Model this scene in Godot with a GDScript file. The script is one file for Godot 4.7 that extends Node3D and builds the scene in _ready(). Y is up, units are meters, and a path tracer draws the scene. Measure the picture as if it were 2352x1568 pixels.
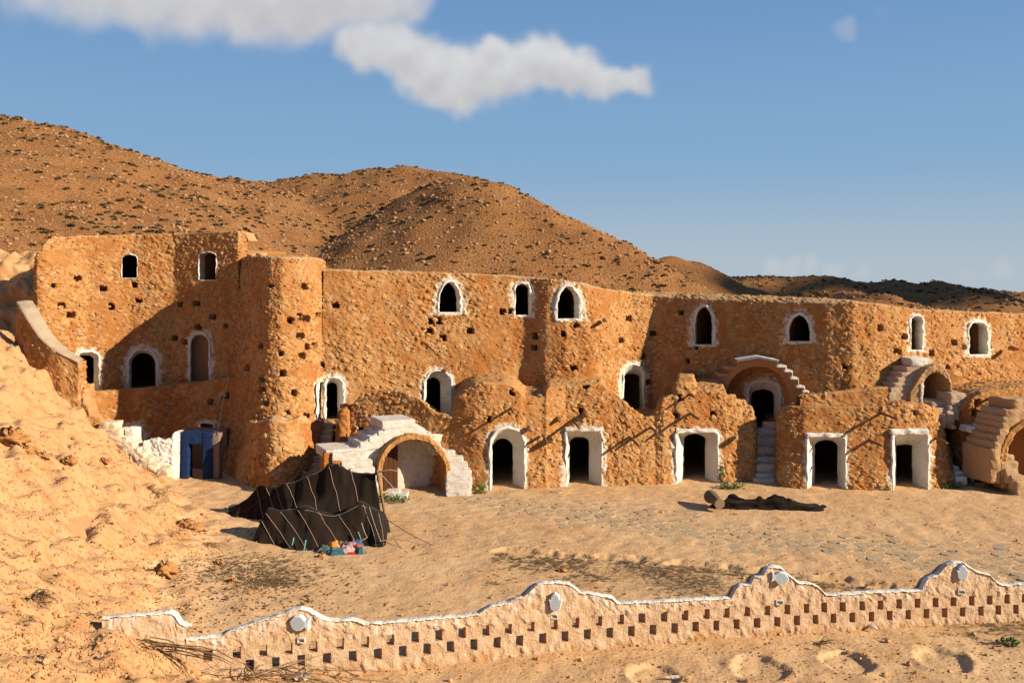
extends Node3D

# ---------------------------------------------------------------- survey
# Points were surveyed from the photograph as (u, v, d): a sight line and a distance in metres.
const F := 2100.0
const HC := 7.3
const VH := 640.0
const UC := 1176.0
const EXPO := 1.98
const ALB := 0.72
var CAM := Vector3(0, HC, 0)
var rng := RandomNumberGenerator.new()
var M := {}
var taken := {}
var n_cell := FastNoiseLite.new()
var n_cellv := FastNoiseLite.new()
var n_mask := FastNoiseLite.new()
var n_fine := FastNoiseLite.new()
var n_big := FastNoiseLite.new()
var n_chip := FastNoiseLite.new()

func P(u: float, v: float, d: float) -> Vector3:
	return Vector3((u - UC) / F * d, HC - (v - VH) / F * d, -d)
func G(u: float, v: float, y := 0.0) -> Vector3:
	return P(u, v, (HC - y) * F / (v - VH))
func PY(u: float, y: float, d: float) -> Vector3:
	return Vector3((u - UC) / F * d, y, -d)
func uv_of(p: Vector3) -> Vector2:
	return Vector2(UC - p.x / p.z * F, VH - (HC - p.y) / p.z * F)
func ray_plane(u: float, v: float, p0: Vector3, n: Vector3) -> Vector3:
	var dir := Vector3((u - UC) / F, -(v - VH) / F, -1.0)
	return CAM + dir * (n.dot(p0 - CAM) / n.dot(dir))
func pw(x: float, table: Array) -> float:
	if x <= table[0][0]: return table[0][1]
	for i in range(1, table.size()):
		if x <= table[i][0]:
			var a = table[i - 1]; var b = table[i]
			return lerpf(a[1], b[1], (x - a[0]) / maxf(b[0] - a[0], 1e-6))
	return table[-1][1]

# ---------------------------------------------------------------- nodes
func numbered(called: String) -> String:
	var n: int = taken.get(called, 0)
	taken[called] = n + 1
	return called if n == 0 else "%s_%03d" % [called, n]
func tag(o: Node, label: String, category: String, group := "", kind := "") -> Node:
	if label: o.set_meta("label", label)
	if category: o.set_meta("category", category)
	if group: o.set_meta("group", group)
	if kind: o.set_meta("kind", kind)
	return o
func obj(called: String, mesh: Mesh, m: Material, parent: Node = self) -> MeshInstance3D:
	var o := MeshInstance3D.new()
	o.mesh = mesh
	o.material_override = m
	o.name = numbered(called) if parent == self else called
	parent.add_child(o, true)
	return o
func thing(called: String, at: Vector3, label: String, category: String, group := "") -> Node3D:
	var o := Node3D.new()
	o.name = numbered(called)
	add_child(o)
	o.position = at
	tag(o, label, category, group)
	return o
func local(o: MeshInstance3D) -> MeshInstance3D:
	# the mesh was built in world metres: undo the parents' offsets
	var p = o.get_parent()
	var off := Vector3.ZERO
	while p != self:
		off += p.position
		p = p.get_parent()
	o.position = -off
	return o
func part(called: String, mesh: Mesh, m: Material, parent: Node) -> MeshInstance3D:
	return local(obj(called, mesh, m, parent))
func structure(o: Node) -> Node:
	o.set_meta("kind", "structure")
	return o

# ---------------------------------------------------------------- mesh kit
class Kit:
	var v := PackedVector3Array()
	var n := PackedVector3Array()
	var c := PackedColorArray()
	var i := PackedInt32Array()
	var col := Color.WHITE
	func tri(a: Vector3, b: Vector3, d: Vector3) -> void:
		var nn := (d - a).cross(b - a).normalized()
		var k := v.size()
		v.append_array(PackedVector3Array([a, b, d]))
		n.append_array(PackedVector3Array([nn, nn, nn]))
		c.append_array(PackedColorArray([col, col, col]))
		i.append_array(PackedInt32Array([k, k + 1, k + 2]))
	func quad(a: Vector3, b: Vector3, d: Vector3, e: Vector3) -> void:
		tri(a, b, d)
		tri(a, d, e)
	func grid(pts: PackedVector3Array, nc: int, nr: int, cols: PackedColorArray, towards: Vector3, outward := true, closed := false) -> void:
		# pts[c * nr + r]; smooth normals that face 'towards' (or away from it)
		var k := v.size()
		var nn := PackedVector3Array(); nn.resize(nc * nr)
		var votes := 0.0
		for a in nc:
			var a0 := maxi(a - 1, 0); var a1 := mini(a + 1, nc - 1)
			if closed:
				if a == 0: a0 = nc - 2
				if a == nc - 1: a1 = 1
			for b in nr:
				var e := pts[a1 * nr + b] - pts[a0 * nr + b]
				var f := pts[a * nr + mini(b + 1, nr - 1)] - pts[a * nr + maxi(b - 1, 0)]
				var q := e.cross(f).normalized()
				nn[a * nr + b] = q
				votes += signf(q.dot(towards - pts[a * nr + b]))
		var flip := (votes < 0.0) == outward
		for j in nn.size():
			if flip: nn[j] = -nn[j]
		v.append_array(pts); n.append_array(nn)
		if cols.size() == pts.size(): c.append_array(cols)
		else:
			for j in pts.size(): c.append(col)
		for a in nc - 1:
			for b in nr - 1:
				var s := k + a * nr + b
				i.append_array(PackedInt32Array([s, s + nr, s + 1, s + 1, s + nr, s + nr + 1] if flip else [s, s + 1, s + nr, s + 1, s + nr + 1, s + nr]))
	func tube(path: PackedVector3Array, r0: float, r1: float, sides := 6) -> void:
		var pts := PackedVector3Array()
		var m := path.size()
		for a in m:
			var dir := (path[mini(a + 1, m - 1)] - path[maxi(a - 1, 0)]).normalized()
			var x := dir.cross(Vector3.UP if absf(dir.y) < 0.9 else Vector3.RIGHT).normalized()
			var y := x.cross(dir)
			var r := lerpf(r0, r1, float(a) / maxf(m - 1, 1))
			for s in sides + 1:
				var t := TAU * s / sides
				pts.append(path[a] + (x * cos(t) + y * sin(t)) * r)
		var k := v.size()
		v.append_array(pts)
		for a in m:
			for s in sides + 1:
				n.append((pts[a * (sides + 1) + s] - path[a]).normalized()); c.append(col)
		for a in m - 1:
			for s in sides:
				var q := k + a * (sides + 1) + s
				i.append_array(PackedInt32Array([q, q + 1, q + sides + 1, q + 1, q + sides + 2, q + sides + 1]))
		for s in range(1, sides - 1):
			tri(pts[0], pts[s], pts[s + 1])
			var z := (m - 1) * (sides + 1)
			tri(pts[z], pts[z + s + 1], pts[z + s])
	func append(o: Kit, t: Transform3D, tint := Color.WHITE) -> void:
		var k := v.size()
		v.append_array(t * o.v)
		var b := t.basis.inverse().transposed()
		for q in o.n: n.append((b * q).normalized())
		for q in o.c: c.append(q * tint)
		for q in o.i: i.append(q + k)
	func mesh() -> ArrayMesh:
		var a := []
		a.resize(Mesh.ARRAY_MAX)
		a[Mesh.ARRAY_VERTEX] = v; a[Mesh.ARRAY_NORMAL] = n; a[Mesh.ARRAY_COLOR] = c; a[Mesh.ARRAY_INDEX] = i
		var m := ArrayMesh.new()
		m.add_surface_from_arrays(Mesh.PRIMITIVE_TRIANGLES, a)
		return m

# A hand-built slab with rounded, uneven edges: at = centre, b = orthonormal basis, half = half sizes
func worn_box(k: Kit, at: Vector3, b: Basis, half: Vector3, r: float, rough: float, cell := 0.12) -> void:
	for f in 6:
		var ax := f / 2
		var sg := 1.0 if f % 2 == 0 else -1.0
		var ua := (ax + 1) % 3
		var va := (ax + 2) % 3
		var nu := clampi(int(half[ua] * 2.0 / cell) + 2, 3, 40)
		var nv := clampi(int(half[va] * 2.0 / cell) + 2, 3, 40)
		var pts := PackedVector3Array()
		var cols := PackedColorArray()
		for x in nu + 1:
			for y in nv + 1:
				var q := Vector3.ZERO
				q[ax] = sg * half[ax]
				# bunch the grid lines at the borders so that the edge can be rounded
				var s := -1.0 + 2.0 * (x - 0.5) / (nu - 1) if x > 0 and x < nu else (-1.0 if x == 0 else 1.0)
				var t := -1.0 + 2.0 * (y - 0.5) / (nv - 1) if y > 0 and y < nv else (-1.0 if y == 0 else 1.0)
				q[ua] = s * half[ua]
				q[va] = t * half[va]
				var core := Vector3(clampf(q.x, -half.x + r, half.x - r), clampf(q.y, -half.y + r, half.y - r), clampf(q.z, -half.z + r, half.z - r))
				var o := q - core
				if o.length() > 1e-5: q = core + o.normalized() * r
				var w := at + b * q
				var dd := n_fine.get_noise_3dv(w * 3.0) * rough + n_big.get_noise_3dv(w * 2.0) * rough
				w += (b * (q - core * 0.6)).normalized() * dd
				pts.append(w)
				cols.append(k.col.lerp(Color(0.56, 0.36, 0.20), clampf(n_fine.get_noise_3dv(w * 0.9) * 1.1 + n_mask.get_noise_3dv(w * 4.0) * 0.8 - 0.12, 0.0, 0.75)) if k.col.g > 0.3 else k.col)
		k.grid(pts, nu + 1, nv + 1, cols, at, false)

# Unit rubble stone: 24 flat faces, lies in x-y, front along +z
func stone_kit(seed_: int) -> Kit:
	var g := RandomNumberGenerator.new(); g.seed = seed_
	var k := Kit.new()
	var p := {}
	for x in [-1, 1]:
		for y in [-1, 1]:
			for z in [-1, 1]:
				var s := g.randf_range(0.78, 1.0) * (0.74 if z > 0 else 1.0)
				p[Vector3i(x, y, z)] = Vector3(x * s * g.randf_range(0.8, 1.1), y * s * g.randf_range(0.72, 1.08), z * g.randf_range(0.75, 1.0)) * 0.5
	var faces := [[Vector3i(0, 0, 1), [Vector3i(-1, -1, 1), Vector3i(-1, 1, 1), Vector3i(1, 1, 1), Vector3i(1, -1, 1)]],
		[Vector3i(1, 0, 0), [Vector3i(1, -1, 1), Vector3i(1, 1, 1), Vector3i(1, 1, -1), Vector3i(1, -1, -1)]],
		[Vector3i(-1, 0, 0), [Vector3i(-1, -1, -1), Vector3i(-1, 1, -1), Vector3i(-1, 1, 1), Vector3i(-1, -1, 1)]],
		[Vector3i(0, 1, 0), [Vector3i(-1, 1, 1), Vector3i(-1, 1, -1), Vector3i(1, 1, -1), Vector3i(1, 1, 1)]],
		[Vector3i(0, -1, 0), [Vector3i(-1, -1, -1), Vector3i(-1, -1, 1), Vector3i(1, -1, 1), Vector3i(1, -1, -1)]],
		[Vector3i(0, 0, -1), [Vector3i(1, -1, -1), Vector3i(1, 1, -1), Vector3i(-1, 1, -1), Vector3i(-1, -1, -1)]]]
	for f in faces:
		var mid := Vector3(f[0]) * g.randf_range(0.5, 0.6)
		mid += Vector3(g.randf_range(-0.12, 0.12), g.randf_range(-0.12, 0.12), g.randf_range(-0.05, 0.05))
		for e in 4:
			k.tri(p[f[1][e]], p[f[1][(e + 1) % 4]], mid)
	return k
func ball_kit(seed_: int, rough: float, rings := 7, freq := 1.3) -> Kit:
	# a lumpy clod, unit radius
	var k := Kit.new()
	var off := Vector3(seed_ * 7.3, seed_ * 3.1, seed_ * 1.7)
	var pts := PackedVector3Array()
	for a in rings * 2 + 1:
		for b in rings + 1:
			var th := TAU * (a % (rings * 2)) / (rings * 2)
			var ph := PI * b / rings
			var q := Vector3(sin(ph) * cos(th), cos(ph), sin(ph) * sin(th))
			pts.append(q * (1.0 + rough * n_big.get_noise_3dv((q * freq + off) * 3.0) * 2.0 + rough * 0.5 * n_fine.get_noise_3dv((q + off) * 2.0)))
	k.grid(pts, rings * 2 + 1, rings + 1, PackedColorArray(), Vector3.ZERO, false, true)
	return k

# ---------------------------------------------------------------- sheets: surfaces lofted through surveyed sections
func make_sheet(cols: Array, cell: float, smooth: int) -> Dictionary:
	var K: int = cols[0].size()
	var row_k := PackedInt32Array(); var row_t := PackedFloat32Array()
	for k in K - 1:
		var most := 0.0
		for c in cols: most = maxf(most, c[k].distance_to(c[k + 1]))
		var nn := maxi(1, ceili(most / cell))
		for j in nn:
			row_k.append(k); row_t.append(float(j) / nn)
	row_k.append(K - 2); row_t.append(1.0)
	var nr := row_k.size()
	var pts := PackedVector3Array()
	for i in cols.size():
		var a: PackedVector3Array = cols[i]
		var b: PackedVector3Array = cols[mini(i + 1, cols.size() - 1)]
		var far := 0.0
		for k in mini(K, 3): far = maxf(far, a[k].distance_to(b[k]))
		var nn := maxi(1, ceili(far / cell)) if i < cols.size() - 1 else 1
		for j in nn:
			var t := float(j) / nn
			for r in nr:
				var k := row_k[r]
				var pa := a[k].lerp(a[k + 1], row_t[r])
				var pb := b[k].lerp(b[k + 1], row_t[r])
				pts.append(pa.lerp(pb, t))
	var nc := pts.size() / nr
	for it in smooth:
		var q := pts.duplicate()
		for c in range(1, nc - 1):
			for r in nr:
				q[c * nr + r] = (pts[(c - 1) * nr + r] + pts[c * nr + r] * 2.0 + pts[(c + 1) * nr + r]) * 0.25
		pts = q
	return {"nc": nc, "nr": nr, "pts": pts, "row_k": row_k, "row_t": row_t}
func smooth_rows(s: Dictionary, times: int) -> void:
	var nc: int = s.nc; var nr: int = s.nr
	for it in times:
		var pts: PackedVector3Array = s.pts
		var q := pts.duplicate()
		for c in nc:
			for r in range(1, nr - 1):
				q[c * nr + r] = (pts[c * nr + r - 1] + pts[c * nr + r] * 2.0 + pts[c * nr + r + 1]) * 0.25
		s.pts = q
func sheet_normals(s: Dictionary) -> PackedVector3Array:
	var nc: int = s.nc; var nr: int = s.nr
	var pts: PackedVector3Array = s.pts
	var nn := PackedVector3Array(); nn.resize(nc * nr)
	var votes := 0.0
	for c in nc:
		var c0 := maxi(c - 1, 0) * nr; var c1 := mini(c + 1, nc - 1) * nr
		for r in nr:
			var q := (pts[c1 + r] - pts[c0 + r]).cross(pts[c * nr + mini(r + 1, nr - 1)] - pts[c * nr + maxi(r - 1, 0)]).normalized()
			nn[c * nr + r] = q
			if s.row_k[r] == 0: votes += signf(q.dot(CAM - pts[c * nr + r]))
	s.flip = votes < 0.0
	if votes < 0.0:
		for j in nn.size(): nn[j] = -nn[j]
	return nn

# An opening: the outline on the wall face, the smaller outline at the back of the reveal
func inside(o: Dictionary, u: float, v: float, grow := 0.0) -> bool:
	var f = o.f
	if u < f[0] - grow or u > f[1] + grow or v < f[2] - grow or v > f[3] + grow: return false
	var hw: float = (f[1] - f[0]) * 0.5 + grow
	var cu: float = (f[0] + f[1]) * 0.5
	var rise := arch_rise(o, f)
	if rise <= 0.0 or v >= f[2] + rise: return true
	var t := clampf((f[2] + rise - v) / (rise + grow), 0.0, 1.0)
	return absf(u - cu) <= hw * arch_half(o, t)
func arch_rise(o: Dictionary, f: Array) -> float:
	var w: float = f[1] - f[0]
	match o.s:
		"arch": return w * 0.5
		"low": return w * 0.28
		"point": return minf(w * 0.95, (f[3] - f[2]) * 0.66)
	return w * 0.07
func arch_half(o: Dictionary, t: float) -> float:
	if o.s == "point": return sqrt(maxf(0.0, 1.0 - pow(t, 1.9))) * 0.85 + (1.0 - pow(t, 2.0)) * 0.15
	return sqrt(maxf(0.0, 1.0 - t * t))
func outline(o: Dictionary, f: Array, wobble := 0.0) -> PackedVector2Array:
	# from the foot on the left, over the top, to the foot on the right
	var q := PackedVector2Array()
	var rise := arch_rise(o, f)
	var hw: float = (f[1] - f[0]) * 0.5
	var cu: float = (f[0] + f[1]) * 0.5
	for j in 9: q.append(Vector2(f[0], lerpf(f[3], f[2] + rise, j / 9.0)))
	for j in 17:
		var a := PI * (1.0 - j / 16.0)
		var t := sin(a)
		var x := cos(a)
		if o.s == "point": x = signf(x) * arch_half(o, t) if absf(x) > 0.001 else 0.0
		q.append(Vector2(cu + hw * x, f[2] + rise - rise * t))
	for j in 9: q.append(Vector2(f[1], lerpf(f[2] + rise, f[3], (j + 1) / 9.0)))
	if wobble > 0.0:
		for j in q.size():
			var w := q[j]
			q[j] += Vector2(n_mask.get_noise_2d(w.x * 0.16 + 31.0, w.y * 0.16), n_mask.get_noise_2d(w.x * 0.16, w.y * 0.16 + 77.0)) * wobble
	return q

var openings := []
var putlogs := []
var hash_open := {}
var hash_put := {}
func hash_up() -> void:
	for k in openings.size():
		var f = openings[k].f
		for a in range(int(floor((f[0] - 26) / 16)), int(floor((f[1] + 26) / 16)) + 1):
			for b in range(int(floor((f[2] - 26) / 16)), int(floor((f[3] + 26) / 16)) + 1):
				hash_open.get_or_add(Vector2i(a, b), []).append(k)
	for k in putlogs.size():
		var p = putlogs[k]
		for a in range(int(floor((p[0] - 12) / 16)), int(floor((p[0] + 12) / 16)) + 1):
			for b in range(int(floor((p[1] - 10) / 16)), int(floor((p[1] + 10) / 16)) + 1):
				hash_put.get_or_add(Vector2i(a, b), []).append(k)

const MUD := Color(0.475, 0.218, 0.08)
var TONES := [Color(0.66, 0.44, 0.24), Color(0.58, 0.335, 0.15), Color(0.52, 0.25, 0.09), Color(0.45, 0.225, 0.095), Color(0.62, 0.375, 0.18), Color(0.53, 0.365, 0.215), Color(0.51, 0.24, 0.085)]

# Rubble wall from a sheet. set_ = which openings cut it; rub = how much of the stones show; amp = relief in metres
func rubble(s: Dictionary, set_: String, rub := 0.6, amp := 1.0, cap_color := Color(0.60, 0.40, 0.22), front_segments := 1) -> ArrayMesh:
	var nc: int = s.nc; var nr: int = s.nr
	var pts: PackedVector3Array = s.pts
	var nn := sheet_normals(s)
	var out := PackedVector3Array(); out.resize(nc * nr)
	var col := PackedColorArray(); col.resize(nc * nr)
	var drop := PackedByteArray(); drop.resize(nc * nr)
	var sums := {}
	var anchors := []
	for c in nc:
		for r in nr:
			var j := c * nr + r
			var p := pts[j]
			var nrm := nn[j]
			var front: bool = s.row_k[r] < front_segments
			var q := Vector3(p.x * 1.0, p.y * 1.35, p.z * 1.0)
			q += Vector3(n_big.get_noise_3dv(p * 2.0), n_big.get_noise_3dv(p * 2.0 + Vector3(9, 0, 0)), n_big.get_noise_3dv(p * 2.0 + Vector3(0, 0, 9))) * 0.16
			var e := n_cell.get_noise_3dv(q) + 1.0
			var cv := n_cellv.get_noise_3dv(q)
			var mk := n_mask.get_noise_3dv(p) * 1.1 + n_mask.get_noise_3dv(p * 4.0) * 0.55
			var fine := n_fine.get_noise_3dv(p)
			var chip := n_chip.get_noise_3dv(p)
			var show := clampf(rub + mk * 1.5, 0.0, 1.0)
			var st := smoothstep(0.04, 0.26, e)
			var hgt := (st * (0.034 + 0.032 * cv) - 0.012) * (0.35 + 0.65 * show) + n_big.get_noise_3dv(p) * 0.05 + fine * (0.012 + 0.012 * show) + maxf(0.0, chip) * 0.03 * show
			var uv := uv_of(p)
			var cell_ := Vector2i(int(floor(uv.x / 16.0)), int(floor(uv.y / 16.0)))
			var hole := 0.0
			var wash := 0.0
			var wash_c := Color.WHITE
			if front:
				if hash_open.has(cell_):
					for k in hash_open[cell_]:
						var o = openings[k]
						if o.w != set_: continue
						if o.get("ring", 9.0) > 4.0 and uv.y < o.f[3] + (6.0 if o.get("closed", false) else -1.0):
							var reach: float = o.get("ring", 9.0) * (1.0 + 0.55 * mk) + 3.0
							for gr in [0.35, 0.7, 1.0, 1.4]:
								if inside(o, uv.x, uv.y, reach * gr):
									wash = maxf(wash, clampf(1.25 - gr * 0.75 + fine * 0.9 + chip * 0.25, 0.0, 1.0))
									wash_c = o.get("color", Color(0.80, 0.76, 0.69))
									break
						if inside(o, uv.x, uv.y, 1.0):
							drop[j] = 1
							if not sums.has(k): sums[k] = [Vector3.ZERO, Vector3.ZERO, 0]
							sums[k][0] += p; sums[k][1] += nrm; sums[k][2] += 1
				if hash_put.has(cell_):
					for k in hash_put[cell_]:
						var b = putlogs[k]
						if absf(uv.x - b[0]) < b[2] * 1.12 and absf(uv.y - b[1]) < b[3] * 1.12: hole = 0.5
				if not drop[j] and hole == 0.0 and wash < 0.2 and r > 2 and r < nr - 2 and (c * 7 + r * 13) % 11 == 0:
					anchors.append([p + nrm * hgt * amp, nrm, show])
			out[j] = p + nrm * (hgt * amp - hole)
			var tone: Color = TONES[int((cv + 1.0) * 3.499)]
			var mud := MUD
			mud = mud.lerp(Color(0.52, 0.27, 0.115), clampf(n_mask.get_noise_3dv(p * 2.3 + Vector3(50, 0, 0)) * 1.3 + 0.25 + fine * 0.8, 0.0, 1.0))
			var cc := mud.lerp(tone, smoothstep(0.05, 0.16, e) * clampf(show * 1.5, 0.0, 1.0))
			cc = cc.lerp(Color(0.62, 0.40, 0.215), clampf(chip * 1.6 - 0.25, 0.0, 0.7))
			# pale worn patches and reddish wash-outs down the face
			var patch := n_mask.get_noise_3dv(p * 1.3 + Vector3(0, 20, 0))
			cc = cc.lerp(Color(0.60, 0.385, 0.20), clampf(patch * 1.5 - 0.1 + fine * 0.5, 0.0, 0.65))
			var wash_out := n_mask.get_noise_3dv(p * Vector3(3.2, 0.5, 3.2) + Vector3(70, 0, 0))
			cc = cc.lerp(Color(0.47, 0.185, 0.055), clampf(wash_out * 1.5 - 0.12 + fine * 0.4, 0.0, 0.65))
			if not front: cc = cap_color.lerp(cc, clampf(0.25 + mk, 0.0, 0.8))
			if wash > 0.0: cc = cc.lerp(wash_c, smoothstep(0.25, 0.6, wash))
			col[j] = cc
	# snap the rim of each opening on to its outline so that the ring laid round it closes
	var k := Kit.new()
	var idx := PackedInt32Array()
	for c in nc - 1:
		for r in nr - 1:
			var a := c * nr + r
			if drop[a] + drop[a + 1] + drop[a + nr] + drop[a + nr + 1] >= 2: continue
			idx.append_array(PackedInt32Array([a, a + nr, a + 1, a + 1, a + nr, a + nr + 1] if s.flip else [a, a + 1, a + nr, a + 1, a + nr + 1, a + nr]))
	var fin := {"nc": nc, "nr": nr, "pts": out, "row_k": s.row_k}
	k.v = out; k.n = sheet_normals(fin); k.c = col; k.i = idx
	for key in sums:
		var o = openings[key]
		o.p = sums[key][0] / sums[key][2]
		o.n = (sums[key][1] / sums[key][2]).normalized()
	s.anchors = anchors
	return k.mesh()

# ring of plaster round an opening, its reveal, and the dark room behind
func dress(o: Dictionary, parent: Node) -> void:
	if not o.has("p"):
		print("no wall met for opening ", o.f); return
	var nh := Vector3(o.n.x, 0, o.n.z).normalized()
	var nrm: Vector3 = (o.n + nh).normalized()
	var front := outline(o, o.f, 2.2)
	var back := outline({"s": o.get("bs", o.s)}, o.b, 1.4)
	var depth: float = o.get("depth", 0.55)
	var ring: float = o.get("ring", 9.0) * 0.62
	var closed: bool = o.get("closed", false)
	var proud: float = o.get("proud", 0.05)
	if closed:
		for j in range(1, 10):
			var t := j / 10.0
			front.append(front[34].lerp(front[0], t)); back.append(back[34].lerp(back[0], t))
		front.append(front[0]); back.append(back[0])
	var n := front.size()
	var k := Kit.new()
	var white: Color = o.get("color", Color(0.80, 0.76, 0.69))
	var dirty: Color = Color(0.62, 0.40, 0.22)
	# face of the ring
	var pts := PackedVector3Array(); var cols := PackedColorArray()
	for j in n:
		var t := (front[mini(j + 1, n - 1)] - front[maxi(j - 1, 0)])
		if closed and (j == 0 or j == n - 1): t = front[1] - front[n - 2]
		var out := Vector2(t.y, -t.x).normalized()
		if closed and j >= 34: out = (out + Vector2(0, 0.6)).normalized()
		var jit := ring * (1.0 + 0.45 * n_fine.get_noise_2d(front[j].x * 0.04, front[j].y * 0.04) + 0.7 * n_mask.get_noise_2d(front[j].x * 0.12, front[j].y * 0.12))
		for q in 6:
			var w := q / 5.0
			var uv := front[j] + out * jit * w
			var lift := proud * (1.0 if q > 0 and q < 4 else (0.7 if q == 0 else (0.62 if q == 4 else -0.02)))
			var pt := ray_plane(uv.x, uv.y, o.p, nrm) + nrm * lift
			pt += nrm * (n_fine.get_noise_3dv(pt * 1.2) * 0.05 + n_big.get_noise_3dv(pt * 3.0) * 0.03)
			pts.append(pt)
			cols.append(white.lerp(dirty, clampf(w * w * 0.5 - 0.45 + n_fine.get_noise_3dv(pt * 2.0) * 0.9 + n_chip.get_noise_3dv(pt) * 0.3, 0.0, 1.0)))
	k.grid(pts, n, 6, cols, CAM)
	var ringm := part("surround", k.mesh(), M.white, parent)
	# reveal
	k = Kit.new()
	pts = PackedVector3Array(); cols = PackedColorArray()
	var inner := PackedVector3Array()
	for j in n:
		var a := ray_plane(front[j].x, front[j].y, o.p, nrm) + nrm * (proud * 0.7)
		a += nrm * (n_fine.get_noise_3dv(a * 1.2) * 0.05 + n_big.get_noise_3dv(a * 3.0) * 0.03)
		var b := ray_plane(back[j].x, back[j].y, o.p - nh * depth, nh)
		inner.append(b)
		for q in 6:
			var pt := a.lerp(b, q / 5.0)
			if q > 0 and q < 5: pt += Vector3(n_fine.get_noise_3dv(pt * 2.0), n_fine.get_noise_3dv(pt * 2.0 + Vector3(5, 5, 5)), 0) * 0.025
			pts.append(pt)
			cols.append(white.lerp(dirty, clampf(n_fine.get_noise_3dv(pt * 1.3) * 0.9 + n_mask.get_noise_3dv(pt * 5.0) * 0.9 - 0.2 + o.get("stain", 0.0), 0.0, 1.0)))
	k.grid(pts, n, 6, cols, o.p, true)
	part("reveal", k.mesh(), M.white, parent)
	# room (or the back of a blind niche)
	k = Kit.new()
	var deep: float = o.get("room", 5.0)
	var mid := Vector3.ZERO
	for b in inner: mid += b / n
	k.col = o.get("room_color", Color(0.46, 0.23, 0.09))
	if deep > 0.1:
		var side := Vector3.UP.cross(nh).normalized()
		var room := PackedVector3Array()
		for b in inner:
			var across := side.dot(b - mid)
			room.append(b + side * signf(across) * minf(1.0, absf(across) * 4.0) * (0.12 if closed else 0.8) + Vector3(0, 0.25 if b.y > mid.y else 0.0, 0))
		for j in n if closed else n + 0:
			var e := (j + 1) % n
			if closed and j == n - 1: continue
			k.quad(inner[j], inner[e], room[e], room[j])
			k.quad(room[j], room[e], room[e] - nh * deep, room[j] - nh * deep)
			k.tri(room[j] - nh * deep, room[e] - nh * deep, mid - nh * deep)
	else:
		for j in n:
			if closed and j == n - 1: continue
			k.tri(inner[j], inner[(j + 1) % n], mid)
	part("room_wall" if deep > 0.1 else "niche_back", k.mesh(), M.room if deep > 0.1 else M.wall, parent)
	if not closed:
		# the worn threshold joins both feet
		var a0: Vector3 = ray_plane(front[0].x, front[0].y, o.p, nrm) + nrm * 0.06
		var a1: Vector3 = ray_plane(front[n - 1].x, front[n - 1].y, o.p, nrm) + nrm * 0.06
		k = Kit.new()
		k.col = Color(0.58, 0.36, 0.19)
		var tp := PackedVector3Array()
		for x in 7:
			for y in 4:
				tp.append(a0.lerp(a1, x / 6.0).lerp(inner[0].lerp(inner[n - 1], x / 6.0), y / 3.0) + Vector3(0, 0.012 * n_fine.get_noise_2d(x * 9.0, y * 9.0), 0))
		k.grid(tp, 7, 4, PackedColorArray(), tp[8] + Vector3(0, 5, 0))
		part("threshold", k.mesh(), M.wall, parent)

# loose facing stones set into a rubble wall; the 290 largest are parts, the rest one part
var stone_kits := []
var stone_meshes := []
func face_stones(parent: Node3D, anchors: Array, want: int, lo: float, hi: float, seed_: int, most := 270, stuff := true) -> void:
	var g := RandomNumberGenerator.new(); g.seed = seed_
	var got := []
	var tries := 0
	var used := {}
	while got.size() < want and tries < want * 8 and anchors.size() > 0:
		tries += 1
		var a = anchors[g.randi() % anchors.size()]
		var key := Vector3i((a[0] * 5.5).floor())
		if used.has(key) or g.randf() > a[2] * 1.2 + 0.1: continue
		used[key] = true
		var z: Vector3 = (a[1] + Vector3(g.randfn(0, 0.08), g.randfn(0, 0.1), 0)).normalized()
		var x := Vector3.UP.cross(z).normalized()
		var y := z.cross(x)
		var roll := g.randfn(0, 0.22)
		var x2 := x * cos(roll) + y * sin(roll)
		var y2 := y * cos(roll) - x * sin(roll)
		var w := lerpf(lo, hi, pow(g.randf(), 2.2))
		var h := w * g.randf_range(0.45, 0.85)
		var t := Transform3D(Basis(x2 * w, y2 * h, z * 0.11), a[0] - z * g.randf_range(0.018, 0.045))
		got.append([w * h, t, g.randi() % stone_kits.size(), g.randi() % TONES.size()])
	got.sort_custom(func(p, q): return p[0] > q[0])
	var k := Kit.new()
	for j in got.size():
		var s = got[j]
		if j < most:
			var o := obj("stone", stone_meshes[s[2]], M.stones[s[3]], parent)
			o.transform = s[1]
			local_keep(o)
		elif stuff:
			k.append(stone_kits[s[2]], s[1], TONES[s[3]])
	if k.v.size() > 0: part("small_facing_stones", k.mesh(), M.wall, parent).set_meta("kind", "stuff")
func local_keep(o: Node3D) -> void:
	var p = o.get_parent()
	while p != self:
		o.position -= p.position
		p = p.get_parent()

# ---------------------------------------------------------------- materials
func noise_tex(freq: float, ramp: Array, size := 512, octaves := 4, seed_ := 1, normal := 0.0, cellular := false) -> NoiseTexture2D:
	var f := FastNoiseLite.new()
	f.noise_type = FastNoiseLite.TYPE_CELLULAR if cellular else FastNoiseLite.TYPE_SIMPLEX_SMOOTH
	f.frequency = freq; f.fractal_octaves = octaves; f.seed = seed_
	f.fractal_type = FastNoiseLite.FRACTAL_FBM
	var t := NoiseTexture2D.new()
	t.width = size; t.height = size; t.seamless = true; t.noise = f; t.generate_mipmaps = true
	if normal > 0.0:
		t.as_normal_map = true; t.bump_strength = normal
	elif ramp.size() > 0:
		var g := Gradient.new()
		var offs := PackedFloat32Array(); var cols := PackedColorArray()
		for r in ramp:
			offs.append(r[0]); cols.append(r[1])
		g.offsets = offs; g.colors = cols
		t.color_ramp = g
	return t
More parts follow.
